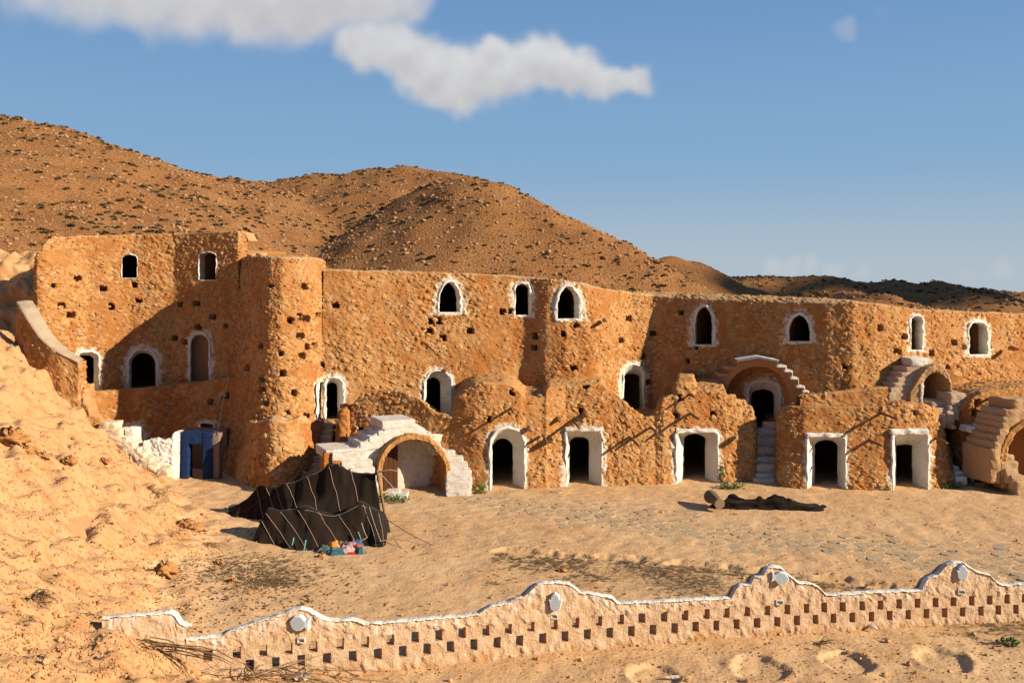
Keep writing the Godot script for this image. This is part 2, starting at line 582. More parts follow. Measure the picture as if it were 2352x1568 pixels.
func earth(tex: Texture2D, nrm: Texture2D, scale_: float, rough := 0.95, nscale := 1.0, tint := Color.WHITE) -> StandardMaterial3D:
	var m := StandardMaterial3D.new()
	m.vertex_color_use_as_albedo = true
	var tl := tint.srgb_to_linear()
	m.albedo_color = Color(tl.r * ALB, tl.g * ALB, tl.b * ALB).linear_to_srgb()
	m.albedo_texture = tex
	m.uv1_triplanar = true; m.uv1_world_triplanar = true
	m.uv1_scale = Vector3.ONE * scale_
	if nrm:
		m.normal_enabled = true; m.normal_texture = nrm; m.normal_scale = nscale
	m.roughness = rough
	m.metallic_specular = 0.15
	return m
func plain(c: Color, rough := 0.9) -> StandardMaterial3D:
	var m := StandardMaterial3D.new()
	m.albedo_color = c.linear_to_srgb()
	m.roughness = rough
	m.metallic_specular = 0.2
	return m
func g8(x: float) -> Color: return Color(x, x, x)
func make_materials() -> void:
	var grain := noise_tex(0.035, [[0.0, g8(0.80)], [0.35, g8(0.93)], [0.6, g8(1.0)], [1.0, g8(0.90)]], 512, 5, 3)
	var grain_n := noise_tex(0.03, [], 512, 5, 5, 9.0)
	var sand_c := noise_tex(0.02, [[0.0, Color(0.86, 0.82, 0.78)], [0.45, Color(1, 1, 1)], [0.75, Color(0.97, 0.95, 0.93)], [1.0, Color(0.88, 0.84, 0.80)]], 512, 6, 11)
	var sand_n := noise_tex(0.03, [], 512, 6, 12, 7.0)
	var lime := noise_tex(0.02, [[0.0, Color(0.84, 0.80, 0.74)], [0.4, Color(0.97, 0.96, 0.94)], [0.7, Color(1, 1, 1)], [1.0, Color(0.92, 0.89, 0.84)]], 512, 5, 21)
	var ochre := Color(0.93, 0.82, 0.665).linear_to_srgb()   # the local earth is a strong ochre
	M.wall = earth(grain, grain_n, 0.9, 0.97, 0.5, ochre)
	M.white = earth(lime, grain_n, 0.8, 0.9, 0.6)
	M.sand = earth(sand_c, sand_n, 0.55, 0.97, 0.4)
	M.hill = earth(noise_tex(0.05, [[0.0, Color(0.45, 0.42, 0.38)], [0.35, Color(0.80, 0.78, 0.75)], [0.6, Color(1, 1, 1)], [1.0, Color(0.75, 0.72, 0.68)]], 512, 5, 31), noise_tex(0.05, [], 512, 5, 32, 8.0), 0.11, 0.97, 0.7, Color(1.03, 0.935, 0.82).linear_to_srgb())
	M.room = earth(grain, null, 0.9, 1.0, 1.0, ochre)
	M.plaster = earth(grain, grain_n, 1.2, 0.95, 0.8)
	M.cloth = earth(noise_tex(0.12, [[0.0, g8(0.72)], [0.5, g8(0.95)], [1.0, g8(1.0)]], 256, 3, 41), noise_tex(0.2, [], 256, 3, 42, 4.0), 2.2, 0.95, 0.6)
	M.cloth.rim_enabled = true; M.cloth.rim = 0.15
	M.wood = earth(noise_tex(0.05, [[0.0, g8(0.65)], [0.5, g8(0.95)], [1.0, g8(0.8)]], 256, 4, 51), null, 1.5, 0.85)
	M.leaf = plain(Color(0.055, 0.105, 0.028), 0.7)
	M.leaf.vertex_color_use_as_albedo = true
	M.leaf.albedo_color = Color.WHITE
	M.leaf.backlight_enabled = true; M.leaf.backlight = Color(0.25, 0.3, 0.1)
	M.veg = earth(null, null, 1.0)
	M.blue = earth(noise_tex(0.03, [[0.0, Color(0.55, 0.5, 0.42)], [0.3, Color(0.9, 0.9, 0.9)], [1.0, Color(1, 1, 1)]], 256, 4, 61), grain_n, 1.0, 0.8, 0.4)
	M.ceramic = plain(Color(0.55, 0.60, 0.60), 0.35)
	M.stones = []
	for t in TONES:
		var m := earth(grain, grain_n, 1.3, 0.96, 0.9, Color(t.r * 0.93, t.g * 0.82, t.b * 0.665).linear_to_srgb())
		M.stones.append(m)

# ---------------------------------------------------------------- sky
func make_sky() -> Sky:
	var W := 2048; var H := 1024
	var img := Image.create(W, H, false, Image.FORMAT_RGBF)
	var k := 1.0 / EXPO
	var rows := []
	for y in H:
		var el := (0.5 - (y + 0.5) / H) * PI
		var s := maxf(0.0, sin(el))
		var a := Color(0.43, 0.515, 0.585)
		var b := Color(0.235, 0.41, 0.62)
		var c := Color(0.15, 0.30, 0.56)
		var z := Color(0.085, 0.18, 0.42)
		var col := a.lerp(b, smoothstep(0.0, 0.14, s)).lerp(c, smoothstep(0.10, 0.34, s)).lerp(z, smoothstep(0.3, 1.0, s))
		if el < 0.0: col = a
		col = Color(col.r * k, col.g * k, col.b * k)
		rows.append(col)
		img.fill_rect(Rect2i(0, y, W, 1), col)
	var wob := FastNoiseLite.new(); wob.seed = 5; wob.frequency = 0.008; wob.fractal_octaves = 3
	var blobs := [[835, 112, 52, 1.0], [900, 108, 56, 1.0], [960, 140, 66, 1.0], [1040, 165, 72, 1.0], [1000, 195, 52, 0.8], [1120, 165, 66, 1.0], [1130, 112, 30, 0.9], [1200, 150, 66, 1.0], [1270, 140, 60, 1.0], [1310, 160, 56, 1.0], [1370, 180, 44, 0.9], [1420, 182, 36, 0.85], [1462, 178, 38, 0.75], [1060, 225, 40, 0.5],
		[40, -25, 70, 0.4], [120, -15, 75, 0.5], [220, -25, 85, 0.75], [330, -20, 90, 0.9], [450, 5, 80, 0.9], [560, 0, 90, 1.0], [660, 0, 95, 1.0], [760, -20, 90, 1.0], [860, -30, 90, 0.9], [950, 0, 50, 0.6], [500, -110, 120, 1.0], [700, -120, 130, 1.0], [350, 105, 30, 0.16],
		[1945, 68, 26, 0.34], [2030, 25, 26, 0.14], [1770, 607, 24, 0.55], [1815, 618, 26, 0.5], [1870, 612, 26, 0.5], [1925, 620, 24, 0.5], [1990, 625, 26, 0.4], [2230, 640, 26, 0.4], [2300, 640, 40, 0.4], [2400, 650, 40, 0.4]]
	for y in range(250, 520):
		for xx in range(-274, 276):
			var x := posmod(xx, W)
			var az := (xx + 0.5) / W * TAU
			var el := (0.5 - (y + 0.5) / H) * PI
			if el < 0.0: continue
			var u := UC + F * tan(az)
			var v := VH - F * tan(el) / cos(az)
			if v < -400.0: continue
			var wu := u + wob.get_noise_2d(u, v) * 26.0
			var wv := v + wob.get_noise_2d(u + 500.0, v) * 22.0
			wu += wob.get_noise_2d(u * 4.0, v * 4.0) * 3.5
			wv += wob.get_noise_2d(u * 4.0 + 900.0, v * 4.0) * 5.0
			var dens := 0.0
			var top := 0.0
			for b in blobs:
				var du: float = wu - b[0]
				var dv: float = wv - b[1]
				var q: float = (du * du + dv * dv * (1.0 if dv < 0.0 else 0.85)) / (b[2] * b[2])
				if q < 2.4:
					var g: float = b[3] * exp(-q * q * 0.9)
					dens = 1.0 - (1.0 - dens) * (1.0 - g)
					top += g * (-dv / b[2])
			if dens > 0.01:
				dens = smoothstep(0.03, 0.97, dens)
				var lit := clampf(0.55 + 0.30 * top + 0.22 * wob.get_noise_2d(u * 1.6, v * 1.6 + 90.0), 0.0, 1.0)
				var cc := Color(0.52, 0.50, 0.51).lerp(Color(0.76, 0.76, 0.76), lit)
				var low: float = clampf((v - 520.0) / 100.0, 0.0, 1.0)
				cc = cc.lerp(Color(0.58, 0.60, 0.62), low)
				var bg: Color = rows[y]
				img.set_pixel(x, y, bg.lerp(Color(cc.r * k, cc.g * k, cc.b * k), dens * 0.93))
	var pm := PanoramaSkyMaterial.new()
	pm.panorama = ImageTexture.create_from_image(img)
	var sk := Sky.new()
	sk.sky_material = pm
	return sk

# ---------------------------------------------------------------- ground
var pits := []
func foot_x(d: float) -> float:
	return pw(d, [[4, 3.0], [10, 0.0], [13.5, -2.6], [16, -4.6], [17.5, -6.4], [19.6, -7.7], [22.2, -8.5], [24.3, -8.4], [28, -9.8], [31.3, -12.4], [33.2, -13.1], [36, -14.8], [45, -16]])
func slope_k(d: float) -> float:
	return pw(d, [[4, 0.30], [12, 0.33], [15, 0.42], [18, 0.60], [22, 0.68], [27, 0.62], [30, 0.84], [31.5, 0.98], [40, 1.05]])
func ground_y(x: float, z: float) -> float:
	var d := -z
	var p := Vector3(x, 0, z)
	var nb := n_big.get_noise_3dv(p)
	var s := foot_x(d) - x + nb * 0.5
	var soft := 0.45
	var up := (s + sqrt(s * s + soft * soft * 4.0)) * 0.5 - 0.07
	if s < -3.0: up = 0.0
	var y := slope_k(d) * up
	if y > 4.6: y = 4.6 + (y - 4.6) * 0.6
	var on := clampf(up, 0.0, 1.0)
	y += nb * (0.035 + 0.05 * on) + n_big.get_noise_3dv(p * 3.1) * (0.012 + 0.02 * on)
	# rills running down the bank
	if on > 0.05:
		y += on * 0.05 * n_chip.get_noise_3dv(Vector3(x * 0.25, 0, z * 0.8))
		y += on * maxf(0.0, n_chip.get_noise_3dv(p * 1.7) - 0.35) * 0.12
		y += on * 0.045 * n_fine.get_noise_3dv(Vector3(x * 0.28, 0, z * 0.8)) + on * maxf(0.0, n_fine.get_noise_3dv(p * 1.3 + Vector3(0, 8, 0)) - 0.12) * 0.09
	y += n_fine.get_noise_3dv(p * 0.8) * (0.006 + 0.028 * on) + on * maxf(0.0, n_fine.get_noise_3dv(p * 0.33 + Vector3(4, 0, 4)) - 0.2) * 0.12
	# worn step across the yard
	if x > -2.0 and d > 17.0 and d < 27.0:
		var line := pw(x, [[-1.5, 24.6], [2.0, 24.0], [5.2, 23.0], [8.5, 21.6], [11.0, 20.4], [16.0, 18.6]]) + nb * 0.35
		var e := (d - line)
		y += 0.13 * smoothstep(-0.10, 0.12, e + n_fine.get_noise_3dv(p * 0.5) * 0.16) * smoothstep(3.5, 0.3, e) * smoothstep(-2.0, 0.5, x)
	for q in pits:
		var dx: float = (x - q[0]) / q[2]
		var dz: float = (z - q[1]) / q[3]
		var r2 := dx * dx + dz * dz
		if r2 < 3.5:
			var r := sqrt(r2) + n_fine.get_noise_3dv(p * 0.5) * 0.14 + n_big.get_noise_3dv(p * 1.3) * 0.2
			y += (0.022 + 0.03 * n_big.get_noise_3dv(p * 2.2)) * exp(-pow((r - 1.1) / 0.22, 2.0)) - (0.06 + 0.03 * n_big.get_noise_3dv(p * 1.7)) * smoothstep(1.03, 0.86, r)
	return y
func on_ground(u: float, v: float) -> Vector3:
	# where the sight line meets the ground
	var dir := Vector3((u - UC) / F, -(v - VH) / F, -1.0)
	var t := 10.0
	while t < 60.0:
		var p := CAM + dir * t
		var over := p.y - ground_y(p.x, p.z)
		if over <= 0.012: return Vector3(p.x, ground_y(p.x, p.z), p.z)
		t += maxf(0.02, over * 0.9)
	return CAM + dir * 40.0
func ground_color(p: Vector3, h: float) -> Color:
	var a := n_mask.get_noise_3dv(p * 0.8)
	var b := n_chip.get_noise_3dv(p * 0.35)
	var f := n_fine.get_noise_3dv(p * 1.4)
	var c := Color(0.665, 0.41, 0.205)
	c = c.lerp(Color(0.72, 0.47, 0.25), clampf(a + 0.35 + f * 0.6, 0, 1))
	c = c.lerp(Color(0.56, 0.31, 0.14), clampf(b * 1.1 - 0.1 + f * 0.6, 0, 0.7))
	if h > 0.35:
		c = c.lerp(Color(0.56, 0.315, 0.145), 0.8)
		c = c.lerp(Color(0.48, 0.20, 0.06), clampf(n_chip.get_noise_3dv(p * 0.55) * 1.8 - 0.45 + f * 1.2, 0, 0.6))
	else:
		# greyish trodden clay along the paved strip, dark humus below the step
		var d := -p.z
		var line := pw(p.x, [[-1.5, 24.6], [2.0, 24.0], [5.2, 23.0], [8.5, 21.6], [11.0, 20.4], [16.0, 18.6]])
		if p.x > -1.0 and d < line and d > line - 3.2:
			c = c.lerp(Color(0.27, 0.155, 0.075), clampf(0.35 + a * 1.2 + f * 1.6, 0, 0.75) * smoothstep(3.2, 1.0, line - d) * smoothstep(-1.0, 2.0, p.x))
		var pave := pave_line(p.x)
		c = c.lerp(Color(0.56, 0.38, 0.21), clampf(0.55 - absf(d - pave) * 0.35 + f * 0.9 + b * 0.5, 0, 0.65) if p.x > -2.5 else 0.0)
	return c
func pave_line(x: float) -> float:
	return pw(x, [[-2.5, 30.6], [0, 29.6], [3, 28.0], [6, 26.4], [9, 24.8], [12, 23.4], [16, 22.0]])
func heightfield(x0: float, x1: float, z0: float, z1: float, step: float, fy: Callable, fc: Callable) -> ArrayMesh:
	var nx := int((x1 - x0) / step) + 1
	var nz := int((z1 - z0) / step) + 1
	var pts := PackedVector3Array(); pts.resize(nx * nz)
	var cols := PackedColorArray(); cols.resize(nx * nz)
	for a in nx:
		for b in nz:
			var x := x0 + a * step
			var z := z0 + b * step
			var y: float = fy.call(x, z)
			pts[a * nz + b] = Vector3(x, y, z)
			cols[a * nz + b] = fc.call(Vector3(x, 0, z), y)
	var k := Kit.new()
	k.grid(pts, nx, nz, cols, Vector3(0, 5000, -30))
	return k.mesh()

# ---------------------------------------------------------------- hills
var ridges := []   # [Vector3 point, slope, roundness]
func ridge(list: Array, k: float, r: float) -> void:
	for i in list.size() - 1:
		var a = P(list[i][0], list[i][1], list[i][2])
		var b = P(list[i + 1][0], list[i + 1][1], list[i + 1][2])
		var n := maxi(1, int(a.distance_to(b) / 9.0))
		for j in n: ridges.append([a.lerp(b, float(j) / n), k, r])
	ridges.append([P(list[-1][0], list[-1][1], list[-1][2]), k, r])
func hill_y(x: float, z: float) -> float:
	var y := lerpf(5.4, -16.0, smoothstep(50.0, 100.0, -z))
	for q in ridges:
		var p: Vector3 = q[0]
		var dx := x - p.x
		var dz := z - p.z
		var d2 := dx * dx + dz * dz
		var r: float = q[2]
		var h: float = p.y - q[1] * (sqrt(d2 + r * r) - r)
		# smooth union
		var t := clampf((y - h) / 3.0, -1.0, 1.0)
		if t < 1.0: y = maxf(y, h) + (1.0 - absf(t)) * (1.0 - absf(t)) * 0.03
	var p3 := Vector3(x, 0, z)
	var up := smoothstep(46.0, 60.0, -z)
	y += up * (n_big.get_noise_3dv(p3 * 0.06) * 1.0 + n_big.get_noise_3dv(p3 * 0.22) * 0.3 + n_fine.get_noise_3dv(p3 * 0.13) * 0.2)
	# ledges of harder rock
	var led := sin(y * 1.9 + n_big.get_noise_3dv(p3 * 0.05) * 3.0)
	y += up * 0.16 * smoothstep(0.3, 0.9, led)
	return y
func hill_color(p: Vector3, y: float) -> Color:
	var a := n_big.get_noise_3dv(p * 0.12)
	var f := n_fine.get_noise_3dv(p * 0.25)
	var c := Color(0.35, 0.177, 0.078).lerp(Color(0.41, 0.222, 0.104), clampf(a + 0.4 + f, 0, 1))
	c = c.lerp(Color(0.25, 0.126, 0.06), clampf(n_chip.get_noise_3dv(p * 0.09) * 1.3 + f * 0.9 - 0.05, 0, 0.75))
	return c
func far_color(p: Vector3, y: float) -> Color:
	return hill_color(p, y)

# ---------------------------------------------------------------- building helpers
func op(w: String, s: String, f: Array, b: Array, extra := {}) -> void:
	var o := {"w": w, "s": s, "f": f, "b": b}
	o.merge(extra)
	openings.append(o)
func z1(l: Array, ox: float, oy: float, k: float, hw: float, hh: float) -> void:
	for p in l:
		putlogs.append([ox + p[0] * k, oy + p[1] * k, hw * rng.randf_range(0.8, 1.2), hh * rng.randf_range(0.85, 1.2)])
func survey_openings() -> void:
	# upper storey of the long house
	op("upper", "point", [1009, 1056, 648, 717], [1009, 1048, 650, 717], {"closed": true, "ring": 9.0, "depth": 0.5, "t": "window"})
	op("upper", "arch", [1184, 1217, 652, 723], [1184, 1213, 653, 723], {"closed": true, "ring": 10.0, "depth": 0.45, "t": "window"})
	op("upper", "point", [1281, 1330, 658, 732], [1281, 1319, 661, 732], {"closed": true, "ring": 11.0, "depth": 0.5, "t": "window"})
	op("upper", "point", [1598, 1638, 704, 791], [1600, 1635, 707, 790], {"closed": true, "ring": 9.0, "depth": 0.45, "t": "window"})
	op("upper", "point", [1813, 1862, 723, 784], [1815, 1860, 725, 783], {"closed": true, "ring": 11.0, "depth": 0.45, "t": "window"})
	op("upper", "arch", [2093, 2118, 725, 804], [2093, 2102, 733, 803], {"closed": true, "ring": 6.0, "depth": 0.55, "t": "window"})
	op("upper", "arch", [2226, 2268, 740, 814], [2226, 2249, 742, 813], {"closed": true, "ring": 8.0, "depth": 0.55, "t": "window"})
	op("upper", "arch", [976, 1036, 853, 952], [980, 1011, 867, 952], {"ring": 8.0, "depth": 0.7, "t": "doorway"})
	op("upper", "arch", [1431, 1478, 838, 950], [1434, 1469, 858, 948], {"ring": 6.0, "depth": 0.6, "bs": "low", "t": "doorway"})
	op("upper", "arch", [748, 787, 868, 962], [750, 774, 878, 960], {"ring": 9.0, "depth": 0.6, "t": "doorway"})
	op("upper", "low", [1721, 1791, 876, 990], [1726, 1778, 894, 988], {"ring": 9.0, "depth": 0.45, "t": "doorway"})
	# ground floor
	op("lower", "arch", [1128, 1203, 984, 1131], [1131, 1178, 1007, 1129], {"ring": 9.0, "depth": 0.8, "t": "doorway"})
	op("lower", "rect", [1302, 1380, 989, 1119], [1309, 1353, 1003, 1117], {"ring": 8.0, "depth": 0.7, "bs": "low", "t": "doorway"})
	op("lower", "rect", [1555, 1646, 992, 1115], [1571, 1620, 996, 1113], {"ring": 9.0, "depth": 0.7, "bs": "low", "t": "doorway"})
	op("lower", "rect", [1856, 1940, 1003, 1124], [1872, 1924, 1010, 1123], {"ring": 8.0, "depth": 0.6, "bs": "low", "t": "doorway"})
	op("lower", "rect", [2052, 2130, 998, 1127], [2059, 2096, 1021, 1126], {"ring": 8.0, "depth": 0.8, "bs": "rect", "t": "doorway"})
	# tall house on the left
	var bare := {"closed": true, "ring": 3.6, "depth": 0.5, "t": "window", "stain": 0.5}
	op("left", "low", [279, 314, 584, 639], [280, 314, 586, 639], bare)
	op("left", "low", [457, 496, 579, 643], [470, 495, 582, 642], bare)
	var grey := {"stain": 0.12, "depth": 0.35, "t": "doorway"}
	op("left", "low", [177, 225, 808, 899], [178, 214, 815, 898], grey.merged({"ring": 8.0}))
	op("left", "arch", [296, 360, 803, 893], [301, 356, 810, 892], grey.merged({"ring": 9.0}))
	op("left", "arch", [438, 480, 766, 876], [440, 479, 770, 874], grey.merged({"ring": 7.0, "room": 0.0, "depth": 0.3, "room_color": Color(0.34, 0.20, 0.15), "t": "niche"}))
	op("left_low", "low", [287, 328, 976, 1022], [288, 325, 979, 1020], grey.merged({"ring": 7.0}))
	op("left_low", "rect", [461, 490, 972, 1000], [462, 488, 974, 1000], grey.merged({"ring": 5.0, "room": 0.0, "room_color": Color(0.36, 0.2, 0.13), "t": "niche"}))
	op("tower", "arch", [730, 744, 876, 965], [731, 744, 879, 963], {"ring": 5.0, "depth": 0.3, "room": 0.0, "room_color": Color(0.6, 0.52, 0.44), "t": "niche"})
	op("end", "rect", [2236, 2268, 990, 1106], [2240, 2266, 992, 1104], {"ring": 5.0, "depth": 0.5, "room": 0.0, "room_color": Color(0.66, 0.60, 0.54), "t": "niche"})
	z1([[285, 388], [545, 401], [711, 382], [735, 466], [590, 498], [325, 490], [375, 540], [410, 350], [960, 488], [1043, 480], [1130, 553], [1197, 600], [1052, 607], [930, 667], [982, 684], [1200, 970], [1120, 1005]], 0, 489, 0.4319, 5.5, 4.4)
	z1([[358, 360], [545, 355], [468, 543], [552, 535], [517, 520], [520, 628], [305, 683], [412, 723], [560, 685], [596, 683], [530, 735], [228, 800], [425, 830], [310, 868], [315, 922], [485, 940], [330, 997], [447, 1050], [638, 785], [555, 1065], [712, 460], [622, 515], [1235, 548], [1278, 544], [1225, 602], [1303, 640], [845, 1135]], 470.4, 508, 0.42, 5.8, 4.8)
	z1([[592, 318], [648, 315], [385, 440], [215, 488], [133, 378], [183, 374], [123, 440], [1062, 402], [800, 470], [795, 545], [980, 462], [1052, 678], [1350, 497], [1397, 360], [652, 832], [1130, 790], [1095, 943], [510, 1000]], 940.7, 602, 0.36, 5.6, 5.0)
	z1([[310, 360], [97, 405], [252, 512], [285, 688], [540, 545], [592, 455], [850, 540], [490, 787], [467, 905], [705, 893], [500, 225]], 1392, 640, 0.348, 5.2, 4.6)
	z1([[678, 482], [905, 490], [1013, 588], [590, 695], [805, 884], [335, 582], [1190, 885], [1210, 818], [725, 380], [570, 325], [1055, 420], [1118, 452]], 1825, 640, 0.348, 5.2, 5.0)
	hash_up()

func dress_all(w: String, parent: Node3D) -> void:
	for o in openings:
		if o.w != w: continue
		var h := Node3D.new()
		h.name = o.t
		parent.add_child(h, true)
		if o.has("p"): h.position = o.p - parent.position
		dress(o, h)

# stairs that stand oblique to the picture: their front turns right by this tangent about st_x
var st_tan := 0.0
var st_x := 0.0
# a straight run of slabs: each [u_left, u_right, v_top, v_bottom, d_front, d_back]
func slab(called: String, a: Array, m: Material, parent: Node3D, col: Color, r := 0.05, rough := 0.022, skew := 0.0) -> void:
	var k := Kit.new()
	k.col = col
	var lt := P(a[0], a[2], a[4]); var rt := P(a[1], a[2], a[4]); var lb := P(a[0], a[3], a[4])
	var half := Vector3((rt.x - lt.x) * 0.5, (lt.y - lb.y) * 0.5, (a[5] - a[4]) * 0.5)
	# skew: the far side lies further left, as where a stair runs obliquely into the wall
	var zax := Vector3(maxf(skew, st_tan), 0, 1)
	var mx := (lt.x + rt.x) * 0.5
	var at := Vector3(mx, (lt.y + lb.y) * 0.5, -a[4] - (mx - st_x) * st_tan) - zax * half.z
	worn_box(k, at, Basis(Vector3(1, 0, -st_tan), Vector3.UP, zax), half, minf(r, minf(half.x, minf(half.y, half.z)) * 0.8), rough, 0.1)
	part(called, k.mesh(), m, parent)

# arch: band between an inner half-round and an outer outline, extruded from d0 to d1
func arch_body(called: String, inner: Array, outer: Array, d0: float, d1: float, m: Material, parent: Node3D, col: Color, rough := 0.03, skew := 0.0, tilt := 0.0) -> void:
	# inner, outer: lists of (u, v) with equal length, foot to foot
	var n := inner.size()
	var k := Kit.new()
	k.col = col
	var pts := PackedVector3Array()
	# densify along and across
	var steps := 5
	var nr := 0
	for j in (n - 1) * 4 + 1:
		var i0 := mini(j / 4, n - 2)
		var t := j / 4.0 - i0
		var iu: Vector2 = inner[i0].lerp(inner[i0 + 1], t)
		var ou: Vector2 = outer[i0].lerp(outer[i0 + 1], t)
		var line := PackedVector3Array()
		var cu: float = (inner[0].x + inner[-1].x) * 0.5
		var f0 := P(iu.x, iu.y, d0 + (iu.x - cu) * tilt); var g0 := P(ou.x, ou.y, d0 + (ou.x - cu) * tilt)
		var into := Vector3(-skew, 0, -1) * (d1 - d0)
		var fb := f0 + into; var gb := g0 + into
		for q in 9: line.append(fb.lerp(f0, q / 8.0))
		for q in range(1, 7): line.append(f0.lerp(g0, q / 6.0))
		for q in range(1, 9): line.append(g0.lerp(gb, q / 8.0))
		nr = line.size()
		for w in line:
			var dd := n_fine.get_noise_3dv(w * 1.6) * rough + n_big.get_noise_3dv(w * 2.0) * rough
			pts.append(w + Vector3(dd, dd, dd))
	k.grid(pts, (n - 1) * 4 + 1, nr, PackedColorArray(), P((inner[0].x + inner[-1].x) * 0.5, inner[0].y, (d0 + d1) * 0.5), false)
	part(called, k.mesh(), m, parent)
func half_round(cu: float, cv: float, ru: float, rv: float, v_foot: float, n := 20) -> Array:
	var q := [Vector2(cu - ru, v_foot)]
	for j in n + 1:
		var a := PI * (1.0 - float(j) / n)
		q.append(Vector2(cu + cos(a) * ru, cv - sin(a) * rv))
	q.append(Vector2(cu + ru, v_foot))
	return q

func _ready() -> void:
	var t0 := Time.get_ticks_msec()
	rng.seed = 77
	# ------------------------------------------------ camera, sky, sun, exposure
	var cam := Camera3D.new()
	cam.name = "camera"
	add_child(cam)
	cam.position = CAM
	cam.set_frustum(0.1 * 1568.0 / F, Vector2(0, -0.1 * (784.0 - VH) / F), 0.1, 4000.0)
	cam.current = true
	var we := WorldEnvironment.new()
	we.name = "world_environment"
	var env := Environment.new()
	env.background_mode = Environment.BG_SKY
	env.sky = make_sky()
	env.tonemap_mode = Environment.TONE_MAPPER_LINEAR
	env.tonemap_exposure = EXPO
	env.sdfgi_enabled = true; env.ssao_enabled = true; env.ssil_enabled = true
	we.environment = env
	add_child(we)
	var sun := DirectionalLight3D.new()
	sun.name = "sun"
	add_child(sun)
	sun.look_at_from_position(Vector3(0.83, 0.42, 0.365) * 50.0, Vector3.ZERO)
	sun.light_energy = 1.6
	sun.light_color = Color(1.0, 0.945, 0.85)
	sun.light_angular_distance = 0.5
	sun.shadow_enabled = true
	for c in [[n_cell, 5.4], [n_cellv, 5.4]]:
		c[0].noise_type = FastNoiseLite.TYPE_CELLULAR
		c[0].frequency = c[1]; c[0].seed = 9; c[0].fractal_type = FastNoiseLite.FRACTAL_NONE
		c[0].cellular_jitter = 0.95
	n_cell.cellular_return_type = FastNoiseLite.RETURN_DISTANCE2_SUB
	n_cellv.cellular_return_type = FastNoiseLite.RETURN_CELL_VALUE
	for c in [[n_mask, 0.35, 3], [n_fine, 5.0, 3], [n_big, 0.9, 2], [n_chip, 2.6, 2]]:
		c[0].noise_type = FastNoiseLite.TYPE_SIMPLEX_SMOOTH
		c[0].frequency = c[1]; c[0].fractal_octaves = c[2]; c[0].seed = 13
	make_materials()
	for s in 10:
		stone_kits.append(stone_kit(100 + s)); stone_meshes.append(stone_kits[-1].mesh())
	print("set up ", Time.get_ticks_msec() - t0)
	build_ground()
	print("ground ", Time.get_ticks_msec() - t0)
	build_hills()
	print("hills ", Time.get_ticks_msec() - t0)
	survey_openings()
	build_long_house()
	print("long house ", Time.get_ticks_msec() - t0)
	build_tower()
	build_left_house()
	print("left ", Time.get_ticks_msec() - t0)
	build_stairs()
	build_garden_wall()
	print("garden wall ", Time.get_ticks_msec() - t0)
	build_tent()
	build_small_things()
	print("done ", Time.get_ticks_msec() - t0)

func build_ground() -> void:
	for q in [[1500, 1552, 60, 1.0], [1745, 1535, 66, 1.0], [1945, 1523, 60, 1.0], [2168, 1515, 62, 1.0]]:
		var g := G(q[0], q[1])
		pits.append([g.x, g.z, q[2] * 0.92 / F * -g.z, q[2] * 1.15 / F * -g.z])
	var o = obj("ground", heightfield(-21.0, 20.0, -38.0, -10.0, 0.062, ground_y, ground_color), M.sand)
	structure(o)
	var k := Kit.new()
	# the rest of the desert floor, out to the horizon
	k.col = Color(0.50, 0.28, 0.11)
	var big := func(x: float, z: float) -> float: return ground_y(x, z) - 0.25
	o = obj("desert_floor", heightfield(-60.0, 60.0, -40.0, 4.0, 1.0, big, ground_color), M.sand)
	structure(o)
	k.quad(Vector3(-4000, -200, -60), Vector3(-4000, -200, -3900), Vector3(4000, -200, -3900), Vector3(4000, -200, -60))
	o = obj("plain", k.mesh(), M.sand)
	structure(o)

